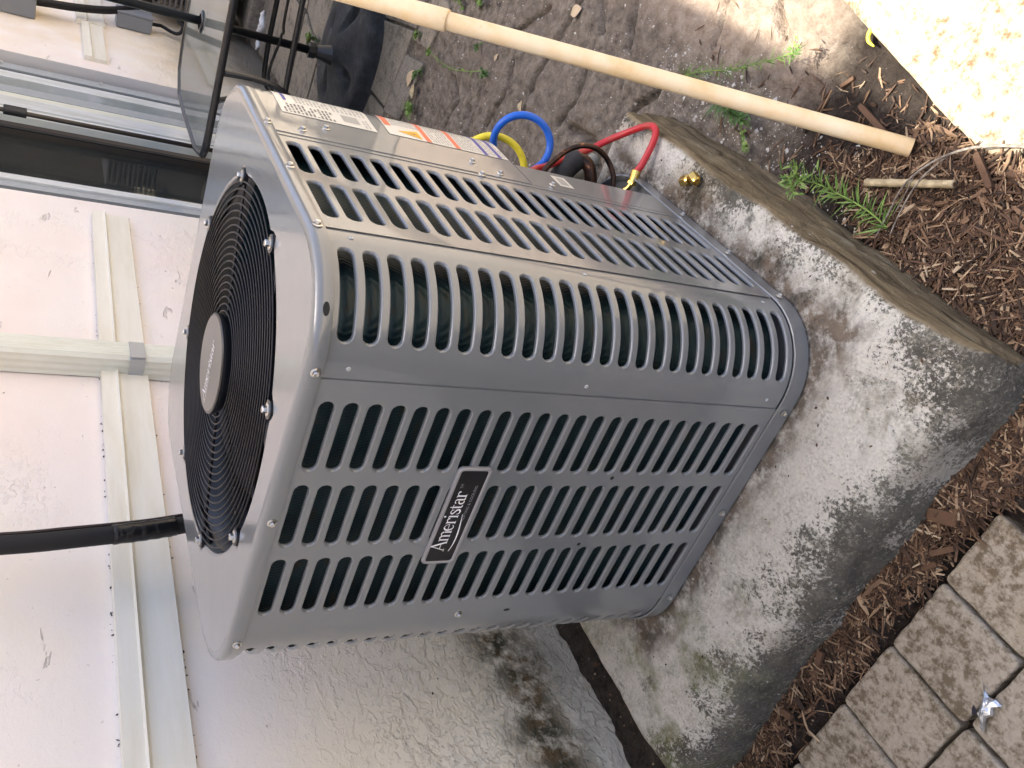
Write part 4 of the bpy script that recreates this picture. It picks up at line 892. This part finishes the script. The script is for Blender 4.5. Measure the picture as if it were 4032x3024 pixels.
b.add(V, [(i, (i + 1) % n_, (i + 1) % n_ + n_, i + n_) for i in range(n_)]); b.build('pipe_length', 'pvc', pv, smooth=True)
b = MB(); P = [(.6385, R0 + .0001), (.6387, R0 + .0021), (.641, R0 + .0027), (.665, R0 + .0028), (.688, R0 + .0026), (.701, R0 + .0012), (.712, R0 + .0008), (1.35, R0 + .0008)]
b.tube([along(t) for t, r in P], [r for t, r in P], n_); b.build('bell_end', 'pvc', pv, smooth=True)

# ------------------------------------------------------------------ glass table, umbrella pole and base
tb = empty('glass_table', (2.35, .1, -.12)); tag(tb, 'black framed patio table with a clouded glass top beside the glass door', 'table')
TP = [(2.00, -.55), (2.00, .52), (2.005, .655), (2.03, .690), (2.14, .715), (2.46, .712), (2.60, .700), (2.68, .64), (2.70, .55), (2.70, -.55), (2.6, -.66), (2.1, -.66)]
P2 = [(x, y, .402) for x, y in TP]; b = MB(); up = P2; lo = [(x, y, .396) for x, y, z in P2]; m = len(P2)
hole_c = (2.40, .392); hr_ = [(hole_c[0] + .026 * math.cos(2 * PI * i / 24), hole_c[1] + .026 * math.sin(2 * PI * i / 24)) for i in range(24)]
bm = bmesh.new(); vo = [bm.verts.new(p) for p in P2]; vi = [bm.verts.new((x, y, .402)) for x, y in hr_]
ed = [bm.edges.new((vo[i], vo[(i + 1) % m])) for i in range(m)] + [bm.edges.new((vi[i], vi[(i + 1) % 24])) for i in range(24)]
bmesh.ops.triangle_fill(bm, edges=ed, use_beauty=True); r_e = bmesh.ops.extrude_face_region(bm, geom=bm.faces[:]); bmesh.ops.translate(bm, vec=(0, 0, -.006), verts=[v for v in r_e['geom'] if isinstance(v, bmesh.types.BMVert)])
bmesh.ops.recalc_face_normals(bm, faces=bm.faces); me = bpy.data.meshes.new('glass_top'); bm.to_mesh(me); bm.free(); me.materials.append(MT['tglass']); link('glass_top', me, tb)
b = MB(); rim = []
for i in range(m):
    a_ = Vector(TP[i]); c_ = Vector(TP[(i + 1) % m])
    for k in range(4): q = a_.lerp(c_, k / 4); rim.append((q.x, q.y, .396))
b.tube(rim, .0115, 12, closed=True); b.build('rim', 'black_metal', tb, smooth=True)
b = MB(); b.lathe([(.024, -.004), (.036, -.003), (.036, .001), (.026, .005), (.024, .005)], (*hole_c, .404), 24); b.build('hole_ring', 'black_metal', tb, smooth=True)
for P in ([(2.012, .425, .388), (2.005, .418, .30), (2.0, .425, .235), (2.0, .44, .2), (2.0, .47, .14), (2.0, .50, .02), (2.0, .52, -.118)], [(2.02, .515, .388), (2.10, .53, .37), (2.3, .60, .33), (2.5, .64, .2), (2.6, .66, -.118)],
          [(2.03, -.5, .388), (2.0, -.52, .2), (2.0, -.56, -.118)], [(2.68, -.5, .388), (2.7, -.56, -.118)]): tube_obj('leg', P, .0095, 'black_metal', tb, 10)
tube_obj('stretcher', [(2.0, -.53, .212), (2.0, .0, .2137), (2.0, .30, .208), (2.0, .43, .203)], .0085, 'black_metal', tb, 10)
tube_obj('stretcher', [(2.4, -.5, .187), (2.4, .2, .187), (2.4, .47, .182), (2.38, .54, .165), (2.33, .57, .11), (2.3, .58, 0), (2.3, .58, -.118)], .0090, 'black_metal', tb, 10)
tube_obj('cable', [(2.2, -.5, .20), (2.2, .2, .202), (2.2, .31, .195), (2.2, .33, .199), (2.2, .50, .188), (2.2, .52, -.1)], .0045, 'black_metal', tb, 8)
um = empty('umbrella_stand', (2.40, .39, -.12)); tag(um, 'black umbrella pole in a heavy worn rubber base, passing through the glass table', 'umbrella stand')
tube_obj('pole', [(2.4, .39, -.02), (2.402, .389, 2.1)], .0138, 'black_metal', um, 16, 0)
b = MB(); b.lathe([(.016, .075), (.024, .073), (.025, .05), (.021, .048), (.021, .045), (.033, .0), (.036, -.01)], (2.4, .39, -.02), 20); b.lathe([(.0255, .072), (.027, .07), (.027, .052), (.0255, .05)], (2.4, .39, -.02), 8); b.build('collar', 'black_metal', um)
V = []; F = []; nr2, na2 = 26, 72; prof = [(.0, -.022), (.05, -.026), (.10, -.038), (.16, -.052), (.215, -.054), (.240, -.056), (.254, -.062), (.260, -.072), (.264, -.12)]
rr_ = np.interp(np.linspace(0, 1, nr2), np.linspace(0, 1, len(prof)), [p[0] for p in prof]); zz_2 = np.interp(np.linspace(0, 1, nr2), np.linspace(0, 1, len(prof)), [p[1] for p in prof])
for i in range(nr2):
    for k in range(na2):
        th = 2 * PI * k / na2; sq = 1 + .045 * math.cos(4 * (th - .55)) * (rr_[i] > .1); groove = math.exp(-((((th - .4) % (PI / 2)) - PI / 4) / .16) ** 4) * math.exp(-((rr_[i] - .14) / .06) ** 4) * .024
        V.append((2.405 + rr_[i] * sq * math.cos(th), .365 + rr_[i] * sq * math.sin(th), zz_2[i] - groove + .002 * (rr_[i] > .2 and zz_2[i] < -.07) * (random.random() - .5)))
F = [(i * na2 + k, i * na2 + (k + 1) % na2, (i + 1) * na2 + (k + 1) % na2, (i + 1) * na2 + k) for i in range(nr2 - 1) for k in range(na2)]
mesh_obj('weighted_base', V, F, 'base', um, smooth=True)

# ------------------------------------------------------------------ far end of the wall: boxes, conduit, louvered housing
def boxthing(name, a, b_, mat, label, cat, lid=True):
    c = ((a[0] + b_[0]) / 2, b_[1], a[2]); e = empty(name, c); tag(e, label, cat); b = MB(); b.box(a, b_); b.build('case', mat, e, bevel=.004)
    if lid: b = MB(); b.box((a[0] - .003, a[1] - .008, a[2] - .003), (b_[0] + .003, a[1] - .0005, b_[2] + .003)); b.build('cover', mat, e, bevel=.003)
    return e
boxthing('electrical_box', (3.50, .74, .845), (3.66, .818, 1.2), 'box', 'grey electrical box high on the wall above the black conduit', 'electrical box')
e = boxthing('disconnect_box', (3.70, .755, .385), (3.80, .818, .530), 'box', 'small dark grey disconnect box on the far wall', 'electrical box')
cd = tube_obj('conduit', [(3.575, .765, .85), (3.585, .762, .80), (3.62, .76, .696), (3.695, .755, .564), (3.80, .745, .464), (3.95, .72, .37), (4.1, .68, .30)], .0165, 'lineset', None, 14); tag(cd, 'thick black conduit curving down from the electrical box', 'conduit')
cw = tube_obj('power_cable', [(3.745, .78, .386), (3.75, .78, .36), (3.79, .79, .332), (3.745, .795, .285), (3.72, .78, .262), (3.76, .76, .25), (3.83, .76, .262), (3.86, .77, .235), (3.85, .78, .2)], .008, 'lineset', None, 10); tag(cw, 'looped black cable hanging below the disconnect box', 'cable')
hs = empty('louvered_housing', (4.15, .45, -.12)); tag(hs, 'tan louvered equipment housing standing beyond the glass table', 'equipment housing')
b = MB(); b.box((3.92, .10, .0), (4.5, .735, .235)); b.box((3.92, .10, .455), (4.5, .735, .47)); b.box((3.945, .12, .235), (4.5, .715, .455)); b.build('body', 'housing', hs, bevel=.01)
for i in range(9):
    z = .245 + .024 * i; b = MB(); b.box((3.905, .11, z), (3.940, .725, z + .010)); b.build('slat', 'housing', hs, bevel=.002)
for i in range(7):
    y = .12 + .1 * i; b = MB(); b.box((3.912, y, .24), (3.930, y + .012, .456)); b.build('upright', 'housing', hs, bevel=.002)
b = MB(); b.box((3.88, .08, -.118), (4.55, .74, -.05)); b.build('plinth', 'flag', hs, bevel=.01)
b = MB(); b.tube([(3.9, .30, -.07 + .16), (3.88, .30, .09)], .035, 16); b.build('port', 'black_metal', hs)
for i in range(4):
    b = MB(); b.box((3.903, .36 + i * .05, .03), (3.918, .395 + i * .05, .14)); b.build('lower_slot', 'dark', hs, bevel=.004)

# ------------------------------------------------------------------ mulch, grit and litter
def inpoly(x, y, P):
    c = False; n_ = len(P)
    for i in range(n_):
        x1, y1 = P[i]; x2, y2 = P[i - 1]
        if (y1 > y) != (y2 > y) and x < (x2 - x1) * (y - y1) / (y2 - y1) + x1: c = not c
    return c
bed = [(.145, -.262), (.150, -.237), (.2065, -.185), (.262, -.170), (.235, -.145), (.18, -.125), (.12, -.100), (-.16, -.088), (-.165, .0), (-.160, .15), (-.163, .30), (-.160, .42), (-.172, .56), (-.18, .66), (-.222, .66), (-.222, .545), (-.222, .40), (-.226, .20), (-.229, .065), (-.30, .055), (-.38, .0), (-.6, -.0), (-.6, -.42), (-.13, -.42), (.0, -.268), (.04, -.262), (.10, -.268)]
def chips(N, sampler, lr=(.008, .04), zb=.014, name='wood_mulch', mat='chip', label=None):
    V = []; F = []
    while N > 0:
        x, y = sampler()
        if x is None: continue
        N -= 1; L = random.uniform(*lr) * (1 if random.random() < .85 else 1.5); W = random.uniform(.0005, .0017) * (1 if random.random() < .92 else 2.2); H = W * random.uniform(.35, .8)
        a_ = random.uniform(0, 2 * PI); pit = random.gauss(0, .16); z = (float(ground_z(np.array(x), np.array(y))) if (x > -.237 or y < .06) else -.1125) + random.random() ** 1.3 * (zb if (x > -.237 or y < .06) else .003) + .001
        d = Vector((math.cos(a_) * math.cos(pit), math.sin(a_) * math.cos(pit), math.sin(pit))); s_ = Vector((-math.sin(a_), math.cos(a_), random.gauss(0, .4))).normalized(); u2 = d.cross(s_)
        c = Vector((x, y, z)); k = len(V); ta, tb_ = random.uniform(.25, .9), random.uniform(.15, .8); bend = s_ * L * random.gauss(0, .04)
        for t, f_, bb in ((-.5, ta, 0), (0, 1, 1), (.5, tb_, 0)):
            q = c + d * L * t + bend * bb
            V += [q + s_ * W * f_ + u2 * H * f_, q - s_ * W * f_ + u2 * H * f_, q - s_ * W * f_ - u2 * H * f_, q + s_ * W * f_ - u2 * H * f_]
        for j in (0, 4):
            for i in range(4): F.append((k + j + i, k + j + (i + 1) % 4, k + j + 4 + (i + 1) % 4, k + j + 4 + i))
        F += [(k + 3, k + 2, k + 1, k), (k + 8, k + 9, k + 10, k + 11)]
    o = mesh_obj(name, V, F, mat); return o
def s_bed():
    if random.random() < .42: x, y = random.uniform(-.24, -.155), random.uniform(-.1, .66)
    else: x, y = random.uniform(-.42, .27), random.uniform(-.34, -.06)
    if not inpoly(x, y, bed):
        if -.30 < x < -.22 and .07 < y < .66 and random.random() < .035 * math.exp((x + .22) * 30): return x, y
        return None, None
    cr = float(fbm(np.array(x * 14.), np.array(y * 14.), 3))
    if y > .12 and x < -.2 and cr > -.02 and random.random() < .85: return None, None
    if y > .45 and cr > .03 and random.random() < .8: return None, None
    return x, y
o = chips(25000, s_bed, (.006, .038)); tag(o, 'reddish brown shredded wood mulch around the pad', 'mulch', kind='stuff')
def s_spr():
    x = random.uniform(.05, .75); y = random.uniform(-.30, -.10)
    if random.random() > math.exp(-max(0, x - .2) * 7): return None, None
    return x, y
o = chips(330, s_spr, (.006, .03), .003, 'loose_splinters'); tag(o, 'loose wood splinters scattered over the dark soil', 'splinters', kind='stuff')
big = [((-.1985, .118), .040, .0085, .5, 'large reddish brown wood chip on the mulch near the pavers', 'chip_r'), ((-.187, .395), .022, .0045, 1.9, 'short red wood chip low in the mulch strip', 'c'), ((-.225, .15), .034, .0036, 1.0, 'long dark brown wood chip leaning by the paver edge', 'c'),
       ((.215, -.235), .075, .0042, -.25, 'long red wood splinter lying toward the pale slab', 'c'), ((.30, -.262), .024, .0030, .9, 'small reddish splinter on the sandy ground', 'c'), ((.02, -.245), .05, .004, 2.6, 'bent brown wood strip at the slab corner', 'c'), ((-.2, .50), .018, .005, .3, 'orange brown wood flake at the end of the mulch strip', 'c')]
for (x, y), L, W, a_, lab, _ in big:
    z = float(ground_z(np.array(x), np.array(y))) + (.020 if inpoly(x, y, bed) else .004); b = MB(); d = Vector((math.cos(a_), math.sin(a_), 0)); s_ = Vector((-d.y, d.x, 0)); c = Vector((x, y, z)); V = []
    for t, f_ in ((-.5, .75), (-.45, .95), (0, 1.), (.42, .9), (.5, .6)):
        for su, h in ((1, .003), (-1, .003), (-1, -.003), (1, -.003)): V.append(c + d * L * t + s_ * W * f_ * su + Vector((0, 0, h + .0015 * math.sin(t * 7))))
    F = [(4 * j + i, 4 * j + (i + 1) % 4, 4 * j + 4 + (i + 1) % 4, 4 * j + 4 + i) for j in range(4) for i in range(4)] + [(3, 2, 1, 0), (16, 17, 18, 19)]
    tag(mesh_obj('wood_chip', V, F, 'chip'), lab, 'wood chip', 'large wood chips')
# grit / crumbs
def crumbs(N, dom, r, name, mat, label, cat):
    V = []; F = []
    for _ in range(N):
        x, y = random.uniform(dom[0], dom[1]), random.uniform(dom[2], dom[3]); z = float(ground_z(np.array(x), np.array(y))); s_ = random.uniform(*r) * (1 if random.random() < .93 else 2.2); k = len(V); a_ = random.random() * 6
        for i in range(4): V.append((x + s_ * math.cos(a_ + i * 1.57) * random.uniform(.6, 1), y + s_ * math.sin(a_ + i * 1.57) * random.uniform(.6, 1), z - .001))
        V.append((x, y, z + s_ * .6)); F += [(k, k + 1, k + 4), (k + 1, k + 2, k + 4), (k + 2, k + 3, k + 4), (k + 3, k, k + 4)]
    o = mesh_obj(name, V, F, mat); tag(o, label, cat, kind='stuff')
crumbs(2600, (.45, 2.0, -.35, .5), (.0008, .0030), 'pale_grit', 'grit', 'pale grit and shell crumbs scattered over the dirt', 'grit')
def specks(N, f, r, name, mat, label, cat):
    V = []; F = []
    for _ in range(N):
        p, nrm = f(); p = Vector(p); nrm = Vector(nrm); t1 = nrm.orthogonal().normalized(); t1.rotate(Matrix.Rotation(random.random() * 6.3, 3, nrm)); t2 = nrm.cross(t1); L = random.uniform(*r); W = L * random.uniform(.25, .6); k = len(V)
        V += [p + t1 * L, p + t2 * W, p - t1 * L * .8, p - t2 * W, p + nrm * W * .7]; F += [(k, k + 1, k + 4), (k + 1, k + 2, k + 4), (k + 2, k + 3, k + 4), (k + 3, k, k + 4)]
    tag(mesh_obj(name, V, F, mat), label, cat, kind='stuff')
def f_trim():
    x = random.uniform(-.3, 1.75); t = (x - .06) / 1.69; s_ = random.random()
    if s_ < .6: return (x, WY - .0008 - random.random() * .003, .6375 - .027 * t - abs(random.gauss(0, .0015))), (0, -1, 0)
    if s_ < .9: return (x, WY - .001, .733 - .0285 * t + abs(random.gauss(0, .0012))), (0, -1, 0)
    return (x, WY - .0002, random.uniform(.1, 1.)), (0, -1, 0)
specks(150, f_trim, (.001, .0042), 'dirt_specks', 'ground', 'dark dirt specks clinging along the wall trim edges', 'dirt')
def f_pad():
    while True:
        x, y = random.uniform(-.12, .6), random.uniform(-.07, .69)
        if not (-.01 < x < .58 and -.01 < y < .58): break
    i = int(np.searchsorted(px, x)); j = int(np.searchsorted(py, y)); return (x, y, float(Zp[min(i, len(px) - 1), min(j, len(py) - 1)]) + .0006), (0, 0, 1)
specks(110, f_pad, (.001, .0040), 'pad_litter', 'chip', 'small brown bits of litter scattered on the concrete pad', 'litter')
crumbs(900, (.15, .75, -.20, -.09), (.0008, .0035), 'soil_crumbs', 'grit', 'small stones and crumbs along the foot of the concrete pad', 'grit')
crumbs(700, (-.30, -.20, .08, .68), (.0008, .0030), 'soil_crumbs', 'chip', 'dark soil crumbs spilled along the paver edge', 'soil')
crumbs(260, (-.15, .35, .70, .82), (.0012, .0045), 'gap_debris', 'chip', 'crumbs and debris lying in the dark gap against the wall', 'debris')
# twig, cane
tw = empty('twig', (.05, -.24, -.08)); tag(tw, 'long forked grey twig lying across the mulch to the pale slab', 'twig')
tube_obj('branch', [(-.30, -.42, -.085), (-.12, -.32, -.083), (-.0132, -.2864, -.080), (.03, -.268, -.080), (.0555, -.2497, -.078), (.078, -.225, -.078), (.0938, -.1972, -.080), (.100, -.172, -.084), (.1022, -.1535, -.09), (.1031, -.1094, -.095)], [.0022, .0021, .002, .0019, .0018, .0016, .0014, .0012, .0011, .0009], 'twig', tw, 8)
tube_obj('side_branch', [(.064, -.240, -.080), (.0786, -.2126, -.083), (.083, -.195, -.084), (.0854, -.1793, -.086), (.086, -.15, -.09), (.0845, -.1237, -.094)], [.0013, .0013, .0012, .0011, .0009, .0008], 'twig', tw, 7)
tube_obj('side_branch', [(.0915, -.199, -.082), (.094, -.17, -.09), (.098, -.145, -.096)], [.0008, .0007, .0005], 'twig', tw, 6)
cn = empty('cane_piece', (.1, -.19, -.095)); tag(cn, 'short straight piece of dry cane lying on the mulch', 'cane')
a_ = Vector((.158, -.165, -.088)); c_ = Vector((.040, -.2165, -.090)); b = MB(); pts = []; rs = []
for i in range(41):
    t = i / 40; pts.append(a_.lerp(c_, t)); rs.append(.0052 + .0009 * sum(math.exp(-((t - k_) / .008) ** 2) for k_ in (.02, .3, .5, .68)))
b.tube(pts, rs, 14); b.build('culm', 'cane', cn, smooth=True)
b = MB(); b.tube([c_ - (a_ - c_).normalized() * .0006, c_ - (a_ - c_).normalized() * .0001], .0030, 10); b.build('hollow_end', 'chip', cn)
# weeds
def weed(name, pts, nleaf, ll, label, group, mat='leaf', spread=1., seed=0, lw=.0014, tuft=0, r=.0011):
    rr = random.Random(seed); e = empty(name, pts[0]); tag(e, label, 'weed', group); P = smooth_path(pts, 6); tube_obj('stem', pts, [r, r * .5], 'stem', e, 6)
    V = []; F = []
    def leaf(c, d, L, W):
        d = d.normalized(); s_ = d.cross(Vector((0, 0, 1))); s_ = s_.normalized() if s_.length > .1 else Vector((1, 0, 0)); k = len(V); up_ = Vector((0, 0, 1))
        for t, w_ in ((0, .25), (.3, 1), (.65, .8), (1, .04)):
            q = c + d * L * t + up_ * (-L * .22 * t * t); V.extend([q + s_ * W * w_, q - s_ * W * w_])
        F.extend([(k + 2 * i, k + 2 * i + 1, k + 2 * i + 3, k + 2 * i + 2) for i in range(3)])
    for i in range(nleaf):
        t = (i + .5) / nleaf; j = min(int(t * (len(P) - 1)), len(P) - 2); ax = (P[j + 1] - P[j]).normalized(); a2 = i * 2.4 + rr.random()
        side = ax.orthogonal().normalized(); side.rotate(Matrix.Rotation(a2, 3, ax)); d = side * spread + ax * .7 + Vector((0, 0, .25)); d = d + Vector((rr.gauss(0, .35), rr.gauss(0, .35), rr.gauss(0, .25))); leaf(P[j], d, ll * rr.uniform(.35, 1.2) * (1 - .4 * t), lw * rr.uniform(.7, 1.3))
    for i in range(tuft):
        a2 = rr.random() * 6.28; el = rr.uniform(.1, 1.2); d = Vector((math.cos(a2) * math.cos(el), math.sin(a2) * math.cos(el), math.sin(el))); leaf(P[-1] + Vector((rr.gauss(0, ll * .25), rr.gauss(0, ll * .25), rr.random() * ll * .2)), d, ll * rr.uniform(.25, .5), lw * 1.6)
    o = mesh_obj('foliage', V, F, mat, e); o['kind'] = 'stuff'; return e
WG = 'weeds growing from the ground'
weed('weed', [(.098, -.128, -.10), (.13, -.136, -.085), (.17, -.137, -.070), (.205, -.135, -.058), (.235, -.128, -.050)], 130, .045, 'bushy bright green weed with narrow leaves beside the cane piece', WG, 'leaf', 1.25, 1, .0011, 60, .0014)
weed('weed', [(.66, -.150, -.118), (.60, -.170, -.09), (.50, -.206, -.078), (.43, -.24, -.072), (.372, -.272, -.068)], 150, .030, 'long thin green weed reaching past the pipe over the sunny ground', WG, 'leaf', .8, 2, .0008, 26)
weed('weed', [(.54, -.150, -.118), (.50, -.150, -.095), (.46, -.148, -.085), (.425, -.150, -.080)], 100, .044, 'dark green weed half hidden under the plastic pipe', WG, 'leaf_dark', 1.2, 3, .0014, 10)
weed('weed', [(.455, -.128, -.118), (.44, -.120, -.108), (.418, -.112, -.104)], 14, .012, 'small clover like weed between the pipe and the pad', WG, 'leaf', 1.2, 4, .0024, 34, .0008)
weed('weed', [(1.83, .345, -.115), (1.80, .33, -.10), (1.76, .33, -.10)], 16, .030, 'low green weed with rounded leaves near the condenser corner', WG, 'leaf', 1.2, 5, .0060, 40)
weed('weed', [(1.80, .215, -.115), (1.79, .225, -.10), (1.80, .24, -.10)], 12, .022, 'dark green tuft beside the dry leaf', WG, 'leaf_dark', 1.2, 6, .0035, 30)
weed('weed', [(1.42, .095, -.118), (1.50, .125, -.105), (1.58, .145, -.098), (1.66, .15, -.094), (1.73, .15, -.09)], 14, .020, 'thin trailing weed stem with yellow green tip leaves', WG, 'leaf', 1., 7, .0032, 34, .0013)
weed('weed', [(1.40, .100, -.118), (1.39, .095, -.105), (1.385, .093, -.10)], 10, .020, 'small dark leaf tuft where the trailing weed is rooted', WG, 'leaf_dark', 1.2, 8, .0035, 18)
weed('weed', [(1.655, .0, -.118), (1.66, -.01, -.10), (1.68, -.02, -.10)], 12, .022, 'pale green weed tuft in the crack above the pipe coupling', WG, 'leaf', 1.2, 9, .004, 42)
weed('weed', [(1.56, -.03, -.118), (1.55, -.04, -.10), (1.53, -.05, -.10)], 12, .022, 'bright green weed tuft at the top of the picture right of the coupling', WG, 'leaf', 1.2, 10, .004, 42)
weed('weed', [(1.87, .137, -.118), (1.87, .14, -.10), (1.88, .145, -.10)], 10, .022, 'mossy green weed just below the pipe coupling', WG, 'leaf', 1.2, 11, .003, 40)
weed('weed', [(1.49, .045, -.118), (1.48, .05, -.108), (1.475, .055, -.104)], 8, .016, 'faint mossy tuft on the dirt right of the trailing weed', WG, 'leaf_dark', 1.2, 12, .003, 24)
weed('weed', [(2.86, .455, -.112), (2.86, .455, -.09), (2.87, .46, -.08)], 14, .040, 'green weed growing in a flagstone joint beyond the umbrella base', WG, 'leaf', 1.2, 13, .006, 50)
# dry leaves, petal, foil, foam, tag
def leaf_obj(c, L, W, a_, label, mat='dryleaf', group='dry leaves on the dirt', curl=.3):
    V = []; F = []; n_ = 8
    for i in range(n_ + 1):
        t = i / n_; w_ = W * math.sin(PI * min(.97, t + .04)) ** .8
        for j in range(-2, 3): V.append((c[0] + math.cos(a_) * L * (t - .5) - math.sin(a_) * w_ * j / 2, c[1] + math.sin(a_) * L * (t - .5) + math.cos(a_) * w_ * j / 2, c[2] + curl * abs(j) / 2 * w_ + .10 * L * math.sin(t * 5 + j) * .3 + .002))
    F = [(i * 5 + j, i * 5 + j + 1, i * 5 + j + 6, i * 5 + j + 5) for i in range(n_) for j in range(4)]
    tag(mesh_obj('dry_leaf', V, F, mat, smooth=True), label, 'leaf', group)
leaf_obj((1.845, .262, -.108), .055, .019, 1.3, 'curled tan leaf among the weeds near the condenser corner'); leaf_obj((1.80, .285, -.108), .045, .016, 2.0, 'brown folded leaf next to the curled tan leaf', 'cane')
leaf_obj((1.085, -.146, -.114), .040, .013, .5, 'pale tan leaf beside the long crack'); leaf_obj((1.371, .046, -.114), .022, .006, 1.2, 'small whitish leaf scrap right of the trailing weed'); leaf_obj((1.16, .095, -.112), .030, .009, 1.9, 'grey brown leaf standing on edge near the blue hose', 'cane', curl=.9)
pt_ = tube_obj('petal', [(.275, -.348, -.112), (.292, -.347, -.108), (.300, -.334, -.106), (.295, -.322, -.106), (.282, -.318, -.108)], [.0012, .0032, .0035, .0032, .001], 'petal', None, 8); tag(pt_, 'curled yellow petal beside the pale slab', 'petal')
fo = empty('foil_wrapper', (-.37, .262, -.11)); tag(fo, 'crumpled silver foil wrapper lying on the pavers', 'wrapper')
out = [(-.3496, .2417), (-.356, .249), (-.3635, .2495), (-.371, .245), (-.3803, .2441), (-.3745, .255), (-.3805, .262), (-.377, .270), (-.3854, .2862), (-.381, .288), (-.374, .279), (-.3676, .2755), (-.364, .266), (-.3605, .259), (-.3535, .2505)]
V = []; F = []; n_ = len(out); cx, cy = -.3695, .2610
for k, f_ in enumerate((1, .8, .6, .4, .2)):
    for x, y in out: xx, yy = cx + (x - cx) * f_, cy + (y - cy) * f_; V.append((xx, yy, -.1085 + .004 * (1 - f_) + .010 * float(fbm(np.array(xx * 95), np.array(yy * 95), 3)) + (.002 if k else -.001)))
V.append((cx, cy, -.103)); F = [(k * n_ + i, k * n_ + (i + 1) % n_, (k + 1) * n_ + (i + 1) % n_, (k + 1) * n_ + i) for k in range(4) for i in range(n_)] + [(4 * n_ + i, 4 * n_ + (i + 1) % n_, 5 * n_) for i in range(n_)]
mesh_obj('sheet', V, F, 'foil', fo, smooth=False)
V = [(-.3665, .2672, -.0985), (-.3605, .2655, -.0985), (-.3615, .2705, -.0992), (-.3655, .2765, -.0992), (-.3695, .2745, -.0985)]; mesh_obj('printed_patch', V, [(0, 1, 2, 3, 4)], 'foil_dark', fo)
b = MB()
FV = []; FF = []
for i in range(19):
    for k in range(10):
        t = 2 * PI * k / 10; r = .016 * (.6 + random.random() * .8) * (math.sin(PI * (i + .6) / 19.4) ** .5); FV.append((3.80 + .012 * math.sin(i * .7) + r * math.cos(t), .60 + .0105 * i, -.10 + r * math.sin(t)))
FF = [(i * 10 + k, i * 10 + (k + 1) % 10, (i + 1) * 10 + (k + 1) % 10, (i + 1) * 10 + k) for i in range(18) for k in range(10)]; b.add(FV, FF)
b.build('foam_strip', 'foam', None, smooth=True); tag(bpy.data.objects['foam_strip'], 'ragged white foam strip on the dark ground beyond the table', 'foam scrap')
V = [(.835, .118, -.100), (.862, .124, -.100), (.858, .140, -.070), (.832, .134, -.070)]; b = MB(); V += [(x, y + .0008, z) for x, y, z in V]; b.add(V, [(0, 1, 2, 3), (7, 6, 5, 4), (0, 4, 5, 1), (1, 5, 6, 2), (2, 6, 7, 3), (3, 7, 4, 0)])
o = b.build('paper_tag', 'paper'); tag(o, 'small white paper tag on the dirt beneath the copper line', 'paper tag')
